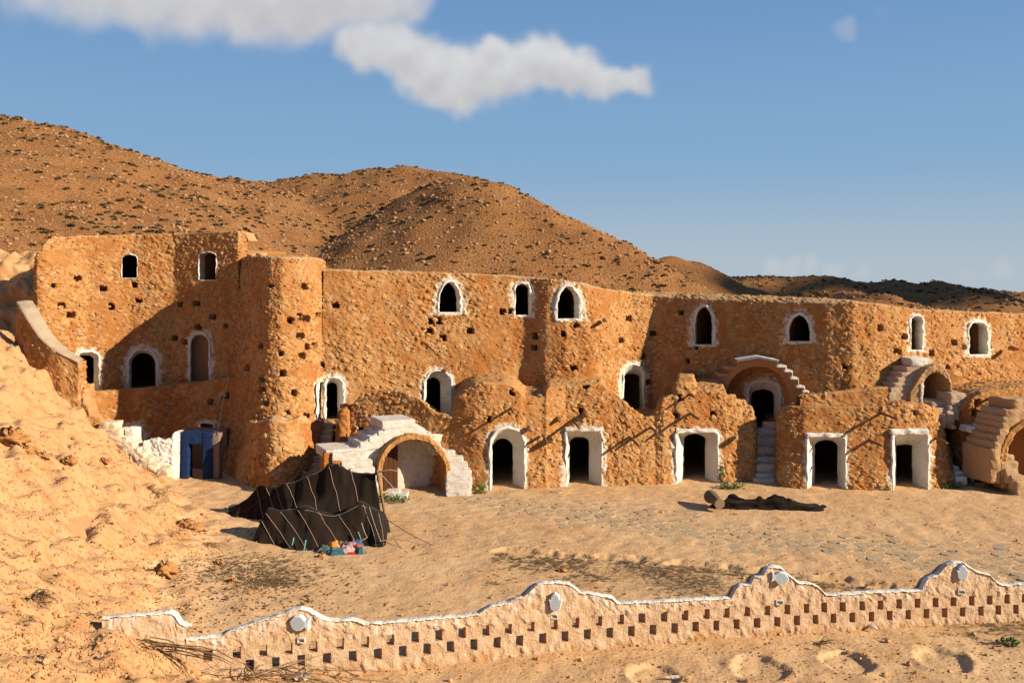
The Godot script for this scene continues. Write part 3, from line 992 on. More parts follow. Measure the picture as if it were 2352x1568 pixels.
func build_hills() -> void:
	ridge([[-700, 180, 120], [-300, 225, 120], [-80, 262, 118], [0, 276, 118], [100, 292, 120], [200, 324, 122], [280, 349, 124], [340, 372, 128], [450, 400, 134], [520, 414, 140], [600, 420, 150]], 0.50, 6.0)
	ridge([[600, 421, 150], [680, 413, 152], [760, 401, 154], [860, 389, 154], [930, 387, 152], [985, 396, 150], [1030, 420, 150], [1080, 450, 150]], 0.52, 5.0)
	ridge([[1020, 412, 116], [1080, 405, 114], [1130, 418, 113], [1200, 446, 111], [1300, 500, 108], [1400, 556, 104], [1470, 598, 101], [1560, 648, 98], [1640, 678, 96], [1740, 712, 94]], 0.66, 2.0)
	ridge([[1490, 606, 175], [1545, 592, 178], [1585, 600, 180], [1640, 628, 182], [1720, 660, 184]], 0.6, 3.0)
	var o = obj("hill", heightfield(-105.0, 110.0, -196.0, -40.0, 1.15, hill_y, hill_color), M.hill)
	structure(o)
	var near := ridges
	ridges = []
	ridge([[1500, 650, 225], [1560, 632, 222], [1650, 632, 220], [1760, 629, 216], [1830, 633, 213], [1900, 637, 210], [2020, 640, 207], [2150, 646, 204], [2230, 656, 200], [2300, 672, 196], [2400, 692, 190], [2600, 700, 190]], 0.34, 8.0)
	ridge([[1900, 638, 210], [1960, 668, 180], [2010, 700, 155]], 0.34, 6.0)
	ridge([[2200, 652, 202], [2270, 690, 170], [2320, 720, 150]], 0.34, 6.0)
	var far_y := func(x: float, z: float) -> float:
		var p3 := Vector3(x, 0, z)
		return hill_y(x, z) - 0.4 + n_big.get_noise_3dv(p3 * 0.05) * 0.9
	o = obj("far_hill", heightfield(30.0, 170.0, -280.0, -105.0, 1.3, far_y, far_color), M.hill)
	structure(o)
	var fg := RandomNumberGenerator.new(); fg.seed = 12
	var far_bush := []
	var far_rock := []
	for j in 4200:
		var d := fg.randf_range(135, 225)
		var x := (fg.randf_range(1480, 2450) - UC) / F * d
		if x < 31.0: continue
		var p := Vector3(x, far_y.call(x, -d), -d)
		if p.y < -3.0: continue
		if j % 3 == 0: far_bush.append([p, fg.randf_range(0.25, 0.6), j % 4, fg.randf() * TAU, 2000.0])
		else: far_rock.append([p, 0.2 + 0.7 * pow(fg.randf(), 4.0)])
	ridges = near
	var ck := Kit.new(); ck.col = Color(0.9, 0.9, 0.9)
	var sd := Vector3(0.83, 0.42, 0.365) / 0.42
	var cg := RandomNumberGenerator.new(); cg.seed = 8
	for j in 34:
		var x := cg.randf_range(28, 185)
		var z := -190.0 + cg.randf_range(-42, 46) * smoothstep(20.0, 60.0, x) - (x - 28.0) * 0.08
		var r := cg.randf_range(7, 13) * (0.75 if x < 50.0 else 1.0)
		ck.append(ball_kit(j % 7, 0.2, 8, 1.4), Transform3D(Basis().scaled(Vector3(r, r * 0.5, r)), Vector3(x, 4, z) + sd * (330.0 + cg.randf_range(-10, 10))))
	var co = obj("shade_cloud", ck.mesh(), plain(Color(0.9, 0.9, 0.9), 1.0))  # unseen cloud puffs, added out of view to shade the far hill
	structure(co)
	# scrub and rocks on the slopes
	var g := RandomNumberGenerator.new(); g.seed = 4
	var bush_kits := []
	for s in 4:
		var k := Kit.new()
		for j in 46:
			var a := g.randf() * TAU
			var r := sqrt(g.randf())
			var q := Vector3(cos(a) * r, sqrt(maxf(0.0, 1.0 - r * r)) * g.randf_range(0.35, 0.85), sin(a) * r)
			var dir := (q + Vector3(g.randfn(0, 0.3), g.randf_range(0.0, 0.5), g.randfn(0, 0.3))).normalized()
			var side := dir.cross(Vector3(g.randfn(0, 1), g.randfn(0, 1), g.randfn(0, 1))).normalized() * g.randf_range(0.13, 0.24)
			k.col = Color(0.10, 0.072, 0.043).lerp(Color(0.155, 0.12, 0.06), g.randf())
			k.tri(q * 0.55 - side, q * 0.55 + side, q + dir * 0.25)
			k.tri(q * 0.8 - side, q * 0.75 + side, q + dir * 0.2 + side * 0.4)
		bush_kits.append(k.mesh())
	var spots := []
	var tries := 0
	while spots.size() < 3200 and tries < 20000:
		tries += 1
		var u := g.randf_range(-120, 2000)
		var d := g.randf_range(46, 172)
		var x := (u - UC) / F * d
		var cl := n_mask.get_noise_2d(x * 0.12, d * 0.12) * 0.7
		if cl + g.randf_range(-0.5, 0.5) < (0.02 if u < 900 else 0.2): continue
		var y := hill_y(x, -d)
		if y < 6.0: continue
		spots.append([Vector3(x, y, -d), g.randf_range(0.18, 0.46) * (1.0 if u < 1000 else 0.8), g.randi() % 4, g.randf() * TAU, u])
	# those that show largest come first
	spots.sort_custom(func(p, q): return p[1] / -p[0].z > q[1] / -q[0].z)
	spots.append_array(far_bush)
	var mm := MultiMesh.new()
	mm.transform_format = MultiMesh.TRANSFORM_3D
	mm.mesh = bush_kits[0]
	mm.instance_count = maxi(0, spots.size() - 300)
	for j in spots.size():
		var s = spots[j]
		var b := Basis(Vector3.UP, s[3]).scaled(Vector3(s[1], s[1] * 0.85, s[1]))
		var t := Transform3D(b, s[0] - Vector3(0, 0.06, 0))
		if j < 300:
			var where := "dark desert shrub dotted on the stony hillside left of the tall stone house tower" if s[4] < 560 else ("dark desert shrub dotted on the stony hill behind the tower and first windows" if s[4] < 1100 else "dark desert shrub dotted on the stony spur running down to the right")
			var bo := obj("desert_shrub", bush_kits[s[2]], M.veg)
			bo.transform = t
			tag(bo, where, "shrub", "shrubs on the left slope" if s[4] < 560 else ("shrubs on the middle slope" if s[4] < 1100 else "shrubs on the right spur"))
		else:
			mm.set_instance_transform(j - 300, t)
	var mi := MultiMeshInstance3D.new()
	mi.name = "far_scrub"
	mi.multimesh = mm
	mi.material_override = M.veg
	add_child(mi)
	tag(mi, "dark low scrub specks scattered over the far stony slopes", "scrub", "", "stuff")
	var mr := MultiMesh.new()
	mr.transform_format = MultiMesh.TRANSFORM_3D
	mr.use_colors = true
	mr.mesh = stone_meshes[0]
	var rk := []
	tries = 0
	while rk.size() < 26000 and tries < 60000:
		tries += 1
		var u := g.randf_range(-60, 2060)
		var d := g.randf_range(44, 182)
		var x := (u - UC) / F * d
		var y := hill_y(x, -d)
		if y < 6.0: continue
		rk.append([Vector3(x, y, -d), 0.11 + 0.4 * pow(g.randf(), 6.0)])
	rk.append_array(far_rock)
	mr.instance_count = rk.size()
	for j in rk.size():
		var s: float = rk[j][1]
		mr.set_instance_transform(j, Transform3D(Basis.from_euler(Vector3(g.randf() * TAU, g.randf() * TAU, g.randf() * TAU)).scaled(Vector3(s, s * 0.7, s)), rk[j][0]))
		mr.set_instance_color(j, Color(0.46, 0.26, 0.125).lerp(Color(0.30, 0.155, 0.072), g.randf()))
	mi = MultiMeshInstance3D.new()
	mi.name = "hillside_rocks"
	mi.multimesh = mr
	mi.material_override = M.veg
	add_child(mi)
	tag(mi, "countless small brown rocks strewn over the hill slopes", "rocks", "", "stuff")

# ---------------------------------------------------------------- the long house
var long_house: Node3D
func wall_col(ub: float, vb: float, db: float, ut: float, vt: float, dt: float, back: Array) -> PackedVector3Array:
	var q := PackedVector3Array([P(ub, vb, db), P(ut, vt, dt)])
	for b in back: q.append(b)
	return q
func upper_depth(u: float, top: bool) -> float:
	var t := pw(u, [[743, 35.5], [800, 35.6], [900, 36.0], [1000, 36.3], [1080, 36.5], [1150, 36.7], [1190, 36.8], [1212, 36.8], [1222, 36.75], [1256, 36.45], [1275, 36.4], [1300, 36.4], [1345, 36.55], [1362, 36.7], [1400, 37.2], [1440, 38.3], [1480, 38.9], [1520, 38.7], [1600, 37.9], [1700, 36.9], [1800, 35.95], [1900, 35.0], [1945, 34.7], [2000, 34.8], [2060, 35.2], [2100, 35.6], [2200, 36.5], [2300, 37.5], [2560, 40.0]])
	if top: return t
	var flare := pw(u, [[743, 0.7], [1150, 0.7], [1205, 0.5], [1240, 0.75], [1300, 0.9], [1362, 0.9], [1400, 0.7], [1450, 0.5], [1950, 0.5], [2560, 0.6]])
	return t - flare
func build_long_house() -> void:
	long_house = thing("long_stone_house", P(1450, 1115, 34.0) * Vector3(1, 0, 1), "long terraced stone house with whitewashed doors and windows along the yard", "house")
	# upper wall: (u_top, v_top, u_bottom)
	var L := [[743, 619, 735], [800, 621, 800], [900, 624, 900], [1000, 627, 1000], [1080, 629, 1080], [1150, 632, 1148], [1190, 636, 1186], [1206, 637, 1198], [1216, 638, 1206], [1226, 639, 1214], [1258, 642, 1248], [1300, 646, 1300], [1345, 652, 1362], [1362, 658, 1390], [1400, 665, 1405], [1450, 673, 1450], [1500, 679, 1500], [1550, 684, 1550], [1600, 686, 1600], [1700, 691, 1700], [1800, 694, 1800], [1900, 696, 1900], [1960, 694, 1960], [2010, 697, 2010], [2060, 703, 2060], [2100, 710, 2100], [2200, 716, 2200], [2300, 719, 2300], [2400, 722, 2400], [2560, 728, 2560]]
	var cols := []
	for a in L:
		var dt := upper_depth(a[0], true)
		var db := upper_depth(a[0], false)
		var top := P(a[0], a[1], dt)
		top.y += 0.05 * n_fine.get_noise_2d(a[0] * 0.1, 3.0)
		var rise: float = pw(a[0], [[1440, 0.0], [1520, 0.22], [1900, 0.16], [1990, 0.0]])
		cols.append(wall_col(a[2], 1010, db, a[0], a[1], dt, [top + Vector3(0, rise * 0.8, -0.35), top + Vector3(0, rise, -1.3), top + Vector3(0, -0.45, -2.2)]))
	var s := make_sheet(cols, 0.05, 3)
	part("upper_wall", rubble(s, "upper", 0.55, 1.0, Color(0.60, 0.44, 0.27)), M.wall, long_house)
	dress_all("upper", long_house)
	face_stones(long_house, s.anchors, 5200, 0.07, 0.25, 1, 150)
	# lower storey: u_base, d_base, u_top, v_top, set-back of the top, height of the back edge (0 = level with the top)
	var B := [[768, 33.2, 770, 985, 0.3], [796, 33.1, 798, 984, 0.3], [804, 33.0, 806, 935, 0.3], [835, 32.9, 835, 904, 0.4], [880, 32.7, 880, 897, 0.5], [925, 32.5, 925, 899, 0.5], [960, 32.3, 960, 915, 0.5], [985, 32.1, 985, 936, 0.5], [1005, 32.0, 1005, 950, 0.5], [1032, 31.9, 1032, 955, 0.5], [1038, 31.9, 1039, 945, 0.5], [1048, 31.8, 1050, 918, 0.6], [1064, 31.7, 1066, 897, 0.6], [1088, 31.6, 1090, 883, 0.6], [1120, 31.5, 1120, 880, 0.7], [1160, 31.6, 1160, 881, 0.7], [1178, 31.6, 1178, 887, 0.7], [1195, 31.6, 1195, 902, 0.7], [1206, 31.7, 1206, 912, 0.7], [1250, 31.8, 1250, 909, 0.7], [1254, 31.8, 1255, 896, 0.7], [1262, 31.9, 1262, 889, 0.7], [1300, 32.0, 1300, 886, 0.9], [1385, 32.1, 1385, 884, 0.9], [1410, 32.2, 1410, 901, 0.8], [1440, 32.2, 1440, 927, 0.7], [1465, 32.3, 1465, 950, 0.6], [1482, 32.3, 1482, 958, 0.6], [1505, 32.4, 1505, 952, 0.6], [1514, 32.4, 1515, 932, 0.6], [1524, 32.4, 1525, 914, 0.6], [1550, 32.5, 1552, 906, 0.6], [1555, 32.5, 1556, 881, 0.6], [1594, 32.6, 1594, 880, 0.6], [1598, 32.6, 1598, 895, 0.6], [1664, 32.7, 1664, 895, 0.6], [1668, 32.7, 1668, 907, 0.6], [1689, 32.8, 1689, 907, 0.6], [1692, 32.8, 1692, 919, 0.6], [1711, 32.9, 1711, 920, 0.6], [1714, 32.9, 1714, 931, 0.6], [1729, 32.9, 1729, 934, 0.6], [1736, 33.0, 1736, 962, 0.6]]
	var back_d := func(u: float) -> float: return upper_depth(clampf(u, 745, 2500), false) + 0.35
	cols = []
	for a in B:
		var base := PY(a[0], -0.25, a[1])
		var top := P(a[2], a[3], a[1] + a[4])
		var bd: float = back_d.call(a[2])
		var ym := 0.0
		# the ruinous parapets are a metre thick; the terrace behind lies at 1.8 m
		var lvl := minf(top.y, 1.8)
		if (a[0] > 1036 and a[0] < 1400) or (a[0] > 1550 and a[0] < 1666): lvl = top.y - 0.05
		var e1 := Vector3(top.x, top.y - 0.04, top.z - 0.55)
		var e2 := Vector3(top.x * (a[1] + a[4] + 0.9) / (a[1] + a[4]), lvl, top.z - 0.9)
		cols.append(PackedVector3Array([base, top, e1, e2, Vector3(top.x * bd / (a[1] + a[4]), lvl, -bd)]))
	# the gully of the middle stair runs back between the two blocks
	for a in [[1738, 962], [1782, 962]]:
		cols.append(PackedVector3Array([PY(a[0], -0.25, 33.0), PY(a[0], 0.5, 33.4), PY(a[0], 1.15, 34.6), PY(a[0], 1.3, 34.8), PY(a[0], 1.3, 36.6)]))
	var R := [[1786, 32.3, 1788, 958, 0.6], [1796, 32.1, 1800, 937, 0.6], [1812, 31.9, 1816, 934, 0.6], [1850, 31.7, 1850, 933, 0.6], [1940, 31.6, 1940, 935, 0.6], [2020, 31.5, 2020, 936, 0.6], [2060, 31.5, 2058, 926, 0.6], [2125, 31.6, 2120, 929, 0.6], [2180, 31.8, 2145, 936, 0.7], [2199, 32.2, 2154, 945, 0.9], [2204, 33.2, 2160, 950, 1.4], [2206, 34.6, 2164, 952, 1.2]]
	for a in R:
		var base := PY(a[0], -0.25, a[1])
		var top := P(a[2], a[3], a[1] + a[4])
		var bd: float = maxf(back_d.call(a[2]), a[1] + a[4] + 1.0)
		var e1 := Vector3(top.x * (a[1] + a[4] + 0.45) / (a[1] + a[4]), top.y - 0.04, top.z - 0.45)
		var e2 := Vector3(top.x * (a[1] + a[4] + 0.8) / (a[1] + a[4]), top.y - 0.15, top.z - 0.8)
		cols.append(PackedVector3Array([base, top, e1, e2, Vector3(top.x * bd / (a[1] + a[4]), top.y - 0.2, -bd)]))
	s = make_sheet(cols, 0.05, 2)
	part("lower_wall", rubble(s, "lower", 0.55, 1.0, Color(0.58, 0.34, 0.16)), M.wall, long_house)
	dress_all("lower", long_house)
	face_stones(long_house, s.anchors, 3600, 0.07, 0.26, 2, 140)
	# parapet of the second terrace on the right
	cols = []
	for a in [[1838, 912], [1850, 908], [1940, 899], [2030, 890], [2040, 892]]:
		var t := P(a[0], a[1], 33.6)
		cols.append(PackedVector3Array([Vector3(t.x, 1.8, -33.45), t, t + Vector3(0, 0, -0.35), Vector3(t.x, 2.2, t.z - 0.6)]))
	s = make_sheet(cols, 0.05, 2)
	part("terrace_parapet", rubble(s, "none", 0.5, 1.0, Color(0.58, 0.34, 0.16)), M.wall, long_house)
	# block at the right end: shaded flank, lit front, blind whitewashed niche, wall on to the right
	cols = []
	for a in [[2172, 35.4, 2168, 940, 0.2], [2182, 34.0, 2176, 945, 0.3], [2222, 32.9, 2196, 940, 0.6], [2252, 32.1, 2224, 925, 0.9], [2268, 32.0, 2236, 912, 1.0], [2276, 32.1, 2262, 900, 1.0], [2300, 32.2, 2300, 893, 1.0], [2360, 32.4, 2360, 888, 1.0], [2500, 33.0, 2500, 884, 1.0]]:
		var top := P(a[2], a[3], a[1] + a[4])
		cols.append(PackedVector3Array([PY(a[0], -0.25, a[1]), top, top + Vector3(0, -0.03, -0.6), Vector3(top.x, top.y - 0.3, -38.4)]))
	s = make_sheet(cols, 0.05, 3)
	part("end_wall", rubble(s, "end", 0.6, 1.1, Color(0.58, 0.34, 0.16)), M.wall, long_house)
	dress_all("end", long_house)
	slab("lintel", [2224, 2270, 980, 994, 32.35, 33.0], M.white, long_house, Color(0.8, 0.76, 0.7), 0.05, 0.06)
	# lintels over the square doorways
	for a in [[1300, 1384, 984, 991, 32.15], [1552, 1648, 986, 994, 32.62], [1854, 1942, 996, 1005, 31.72], [2048, 2134, 986, 999, 31.6]]:
		slab("lintel", [a[0], a[1], a[2], a[3], a[4] + 0.16, a[4] + 0.6], M.white, long_house, Color(0.8, 0.76, 0.7), 0.05, 0.07)
	# wooden spouts and pegs that stand out of the walls
	for b in [[1175, 940, 32.0, 0.75], [1250, 1005, 31.75, 0.7], [1322, 973, 32.1, 0.8], [1452, 1009, 32.3, 1.1], [1587, 951, 32.9, 1.0], [1585, 906, 33.1, 0.6], [2029, 951, 31.9, 1.0], [2008, 1016, 31.6, 0.6], [2156, 1009, 32.0, 0.55], [2262, 915, 33.2, 0.6], [2290, 937, 33.0, 0.8], [1193, 814, 37.0, 0.5], [1500, 986, 32.5, 0.6]]:
		var k := Kit.new()
		k.col = Color(0.30, 0.16, 0.075)
		var p := P(b[0], b[1], b[2])
		var dir := Vector3(0.10, -0.05, 1).normalized()
		k.tube(PackedVector3Array([p - dir * 0.4, p + dir * b[3] * 0.5 + Vector3(0, 0.02, 0), p + dir * b[3]]), 0.05, 0.038, 7)
		part("wooden_spout", k.mesh(), M.wood, long_house)
	for b in [[1157, 751, 37.2], [1391, 735, 36.4], [1175, 640, 37.2], [1347, 953, 32.5], [1283, 962, 32.5], [1266, 1012, 32.0], [1415, 1000, 32.1], [1218, 985, 31.9], [1093, 956, 32.1], [1240, 908, 32.8], [1845, 948, 32.0], [1960, 880, 34.9], [2300, 915, 33.2], [2185, 980, 33.0], [2330, 800, 37.0], [860, 655, 36.2], [975, 757, 36.3], [1023, 850, 36.0]]:
		var o := obj("peg_stone", stone_meshes[int(b[0]) % 10], M.stones[int(b[1]) % 7], long_house)
		o.transform = Transform3D(Basis(Vector3(0.22, 0.03, 0), Vector3(0, 0.17, 0), Vector3(0.05, 0, 0.55)), P(b[0], b[1], b[2] - 0.05))
		local_keep(o)

# ---------------------------------------------------------------- tower
func build_tower() -> void:
	var tw := thing("round_tower", PY(625, 0, 34), "rounded stone tower with many small square holes left of the long house", "tower")
	var T := [[547, 594, 38.6, 492, 36.2], [552, 592, 37.9, 496, 35.4], [572, 591, 36.7, 514, 34.2], [596, 590, 35.3, 540, 33.0], [612, 590, 34.6, 562, 32.2], [622, 590, 34.3, 580, 31.8], [650, 590, 34.2, 618, 31.6], [690, 591, 34.5, 668, 31.9], [722, 592, 35.0, 708, 32.5], [738, 594, 35.6, 736, 33.3], [743, 596, 36.2, 748, 34.2], [746, 600, 37.2, 755, 35.4]]
	var cols := []
	var mid := P(646, 592, 37.6)
	for a in T:
		var top := P(a[0], a[1], a[2])
		var bot := PY(a[3], -0.3, a[4])
		var waist := bot.lerp(top, 0.34)
		waist = waist.lerp(Vector3(top.x, waist.y, top.z), 0.34)
		cols.append(PackedVector3Array([bot, waist, top, top.lerp(mid, 0.25) + Vector3(0, 0.02, 0), mid]))
	var s := make_sheet(cols, 0.05, 9)
	smooth_rows(s, 12)
	part("wall", rubble(s, "tower", 0.62, 1.1, Color(0.6, 0.42, 0.25), 2), M.wall, tw)
	dress_all("tower", tw)
	face_stones(tw, s.anchors, 2200, 0.07, 0.26, 3, 270)
	# thicker apron of masonry round the foot on the lit side
	cols = []
	for a in [[560, 33.6, 566], [566, 32.5, 572], [586, 31.85, 594], [615, 31.45, 622], [655, 31.5, 655], [690, 31.9, 685], [712, 32.6, 704], [722, 33.4, 712]]:
		var top := P(a[2], 966 + 6 * sin(a[0]), a[1] + 0.55)
		cols.append(PackedVector3Array([PY(a[0], -0.3, a[1]), top, top + Vector3(0, 0.0, -0.7)]))
	s = make_sheet(cols, 0.05, 6)
	part("foot_apron", rubble(s, "none", 0.75, 1.1, Color(0.6, 0.42, 0.25)), M.wall, tw)
	face_stones(tw, s.anchors, 220, 0.12, 0.34, 5, 25)
	for a in [[568, 588, 584, 592, 37.2], [588, 611, 582, 592, 36.6]]:
		var o := obj("stone", stone_meshes[int(a[0]) % 10], M.stones[0], tw)
		o.transform = Transform3D(Basis(Vector3(0.4, 0, 0), Vector3(0, 0.2, 0), Vector3(0, 0, 0.4)), P((a[0] + a[1]) / 2, a[2] + 3, a[4]))
		local_keep(o)

# ---------------------------------------------------------------- tall house and its stair on the left
func left_d(u: float) -> float: return pw(u, [[80, 36.3], [140, 37.2], [200, 37.9], [300, 38.6], [400, 38.8], [470, 38.4], [548, 37.7]])
func build_left_house() -> void:
	var lh := thing("tall_stone_house", PY(320, 0, 37.5), "tall stone house in the shaded corner left of the round tower", "house")
	var cols := []
	for a in [[78, 600, 1.2], [80, 592, 0.5], [83, 580, 0.1], [95, 575, 0.0], [97, 566, 0.0], [108, 552, 0.0], [120, 544, 0.0], [200, 542, 0.0], [300, 540, 0.0], [400, 537, 0.0], [548, 531, 0.0], [551, 531, 0.25], [568, 533, 1.4]]:
		var d: float = left_d(a[0]) + a[2]
		var top := P(a[0], a[1], d)
		var vb := pw(a[0], [[78, 925], [300, 910], [568, 880]])
		cols.append(PackedVector3Array([P(a[0], vb, d - 0.55), top, top + Vector3(0, -0.02, -1.0), top + Vector3(0.1, -0.35, -1.1)]))
	var s := make_sheet(cols, 0.05, 1)
	part("upper_wall", rubble(s, "left", 0.55, 0.9, Color(0.6, 0.42, 0.25)), M.wall, lh)
	dress_all("left", lh)
	face_stones(lh, s.anchors, 2400, 0.07, 0.26, 7, 200)
	cols = []
	for a in [[100, 905], [150, 902], [200, 900], [250, 897], [300, 893], [350, 889], [400, 884], [460, 877], [515, 868], [545, 866]]:
		var d: float = left_d(a[0]) - 0.55
		var top := P(a[0], a[1], d - 0.9)
		cols.append(PackedVector3Array([Vector3(top.x, -0.3, top.z + 0.35), top, top + Vector3(0, 0, -0.25), P(a[0], a[1], d + 0.4)]))
	s = make_sheet(cols, 0.05, 3)
	part("lower_wall", rubble(s, "left_low", 0.5, 0.9, Color(0.56, 0.32, 0.15)), M.wall, lh)
	dress_all("left_low", lh)
	face_stones(lh, s.anchors, 240, 0.10, 0.32, 8, 60)
	# dark line of the drain pipe beside the tower
	var k := Kit.new(); k.col = Color(0.06, 0.045, 0.04)
	k.tube(PackedVector3Array([P(523, 862, 34.0), P(515, 905, 33.6), P(505, 950, 33.3), P(496, 1000, 33.0)]), 0.022, 0.022, 6)
	part("cable", k.mesh(), M.wood, lh)
	# blue door frame in its plastered wall
	var bd := thing("blue_doorway", PY(450, 0, 33.2), "blue painted door frame in the shaded wall beside the tower foot", "doorway")
	slab("post", [413, 431, 992, 1112, 33.1, 33.6], M.blue, bd, Color(0.02, 0.042, 0.115), 0.03, 0.02)
	slab("post", [464, 486, 992, 1112, 33.1, 33.6], M.blue, bd, Color(0.02, 0.042, 0.115), 0.03, 0.02)
	slab("head", [430, 465, 992, 1020, 33.12, 33.58], M.blue, bd, Color(0.022, 0.046, 0.115), 0.02, 0.02)
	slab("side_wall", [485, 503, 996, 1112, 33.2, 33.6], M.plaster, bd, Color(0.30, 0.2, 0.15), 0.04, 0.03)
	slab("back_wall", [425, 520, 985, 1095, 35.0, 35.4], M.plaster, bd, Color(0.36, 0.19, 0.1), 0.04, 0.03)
	# whitewashed wall before it
	var ww := thing("whitewashed_yard_wall", PY(380, 0, 33.2), "low whitewashed stone wall beside the blue doorway", "wall")
	cols = []
	for a in [[340, 1013, 33.0], [352, 1011, 32.9], [375, 1012, 32.9], [392, 1007, 32.95], [396, 1000, 32.95], [400, 994, 33.0], [413, 993, 33.1]]:
		var top := P(a[0], a[1], a[2])
		cols.append(PackedVector3Array([Vector3(top.x, -0.3, top.z + 0.12), top, top + Vector3(0, 0.0, -0.4), Vector3(top.x, -0.3, top.z - 0.45)]))
	s = make_sheet(cols, 0.05, 1)
	part("wall", white_rubble(s), M.white, ww)
	# stair parapet that curves down the bank
	var sp := thing("stair_parapet", PY(110, 3, 33), "curving stone stair parapet with smooth grey top on the sand bank", "wall")
	sweep_wall(sp, "wall", [[38, 695, 34.3], [50, 712, 33.7], [66, 738, 33.3], [88, 770, 33.0], [112, 795, 32.8], [140, 812, 32.7], [182, 832, 32.7]], 0.5, 1.9, "cap")
	sweep_wall(sp, "broken_wall", [[184, 884, 32.9], [190, 915, 32.8], [205, 948, 32.7], [222, 962, 32.7], [248, 985, 32.7], [272, 1004, 32.8]], 0.5, 0.9, "")
	# the whitewashed steps below it
	var st := thing("whitewashed_steps", PY(290, 0.5, 32.6), "small worn whitewashed steps coming down beside the sand bank", "steps")
	var q := [[226, 262, 972], [238, 275, 988], [248, 290, 1003], [262, 304, 1017], [276, 316, 1030], [296, 330, 1040], [318, 345, 1052], [338, 362, 1064], [360, 384, 1076]]
	for j in q.size():
		var a = q[j]
		slab("step", [a[0], a[1], a[2], a[2] + 34, 32.55 - j * 0.03, 33.3], M.white, st, Color(0.74, 0.60, 0.45), 0.06, 0.07)
	slab("cheek", [285, 305, 985, 1030, 32.7, 33.5], M.white, st, Color(0.78, 0.72, 0.64), 0.08, 0.06)
	slab("cheek", [327, 345, 1014, 1050, 32.8, 33.3], M.white, st, Color(0.78, 0.72, 0.64), 0.08, 0.06)
	# earth bank left of the house, in its shadow
	cols = []
	for a in [[-260, 560], [-100, 585], [-20, 596], [30, 600], [70, 603], [85, 612], [100, 640]]:
		var top := P(a[0], a[1], 40.5)
		cols.append(PackedVector3Array([P(a[0] - 10, 800, 37.0), P(a[0], a[1] + 60, 38.4), top, top + Vector3(0, 0.2, -4)]))
	s = make_sheet(cols, 0.12, 2)
	var eb = obj("earth_bank", earth_sheet(s, 0.35), M.sand)
	structure(eb)

func white_rubble(s: Dictionary) -> ArrayMesh:
	var nc: int = s.nc; var nr: int = s.nr
	var nn := sheet_normals(s)
	var pts: PackedVector3Array = s.pts.duplicate()
	var cols := PackedColorArray(); cols.resize(pts.size())
	for j in pts.size():
		var p := pts[j]
		var e := n_cell.get_noise_3dv(p * Vector3(1, 1.3, 1)) + 1.0
		pts[j] = p + nn[j] * (smoothstep(0.02, 0.2, e) * 0.04 + n_big.get_noise_3dv(p) * 0.05 + n_fine.get_noise_3dv(p) * 0.015)
		cols[j] = Color(0.80, 0.76, 0.69).lerp(Color(0.6, 0.4, 0.23), clampf(n_mask.get_noise_3dv(p * 3.0) + n_fine.get_noise_3dv(p) - 0.35, 0, 0.8))
	var k := Kit.new()
	k.grid(pts, nc, nr, cols, CAM)
	return k.mesh()
func earth_sheet(s: Dictionary, amp: float) -> ArrayMesh:
	var nn := sheet_normals(s)
	var pts: PackedVector3Array = s.pts.duplicate()
	var cols := PackedColorArray(); cols.resize(pts.size())
	for j in pts.size():
		var p := pts[j]
		pts[j] = p + nn[j] * amp * (n_big.get_noise_3dv(p * 0.8) * 1.6 + n_chip.get_noise_3dv(p * 0.6) * 0.5 + n_fine.get_noise_3dv(p * 0.6) * 0.2)
		cols[j] = ground_color(p, 1.0)
	var k := Kit.new()
	k.grid(pts, s.nc, s.nr, cols, CAM)
	return k.mesh()
func sweep_wall(parent: Node3D, called: String, path: Array, thick: float, deep: float, cap: String) -> void:
	# path: top front edge (u, v, d)
	var cols := []
	var caps := []
	var w := []
	for a in path: w.append(P(a[0], a[1], a[2]))
	for j in w.size():
		var dir: Vector3 = (w[mini(j + 1, w.size() - 1)] - w[maxi(j - 1, 0)])
		var side := Vector3(dir.z, 0, -dir.x).normalized()
		if side.z > 0.0: side = -side
		# 'side' points away from the camera
		var p: Vector3 = w[j]
		cols.append(PackedVector3Array([p + Vector3(0, -deep, 0) - side * 0.1, p, p + side * thick, p + side * thick + Vector3(0, -deep, 0)]))
		caps.append(PackedVector3Array([p - side * 0.05 + Vector3(0, -0.02, 0), p + Vector3(0, 0.05, 0) - side * 0.03, p + side * thick * 0.5 + Vector3(0, 0.085, 0), p + side * (thick + 0.03) + Vector3(0, 0.05, 0)]))
	# close both ends
	cols.insert(0, PackedVector3Array([cols[0][3], cols[0][2], cols[0][2], cols[0][3]]))
	var l = cols[-1]
	cols.append(PackedVector3Array([l[3], l[2], l[2], l[3]]))
	var s := make_sheet(cols, 0.06, 0)
	part(called, rubble(s, "none", 0.5, 0.8, Color(0.56, 0.36, 0.19)), M.wall, parent)
	face_stones(parent, s.anchors, 60, 0.12, 0.3, int(path[0][0]), 60)
	if cap:
		s = make_sheet(caps, 0.08, 2)
		var nn := sheet_normals(s)
		var k := Kit.new()
		var pts: PackedVector3Array = s.pts
		for j in pts.size(): pts[j] += nn[j] * n_big.get_noise_3dv(pts[j] * 2.0) * 0.03
		k.col = Color(0.50, 0.38, 0.25)
		k.grid(pts, s.nc, s.nr, PackedColorArray(), CAM)
		part(cap, k.mesh(), M.plaster, parent)

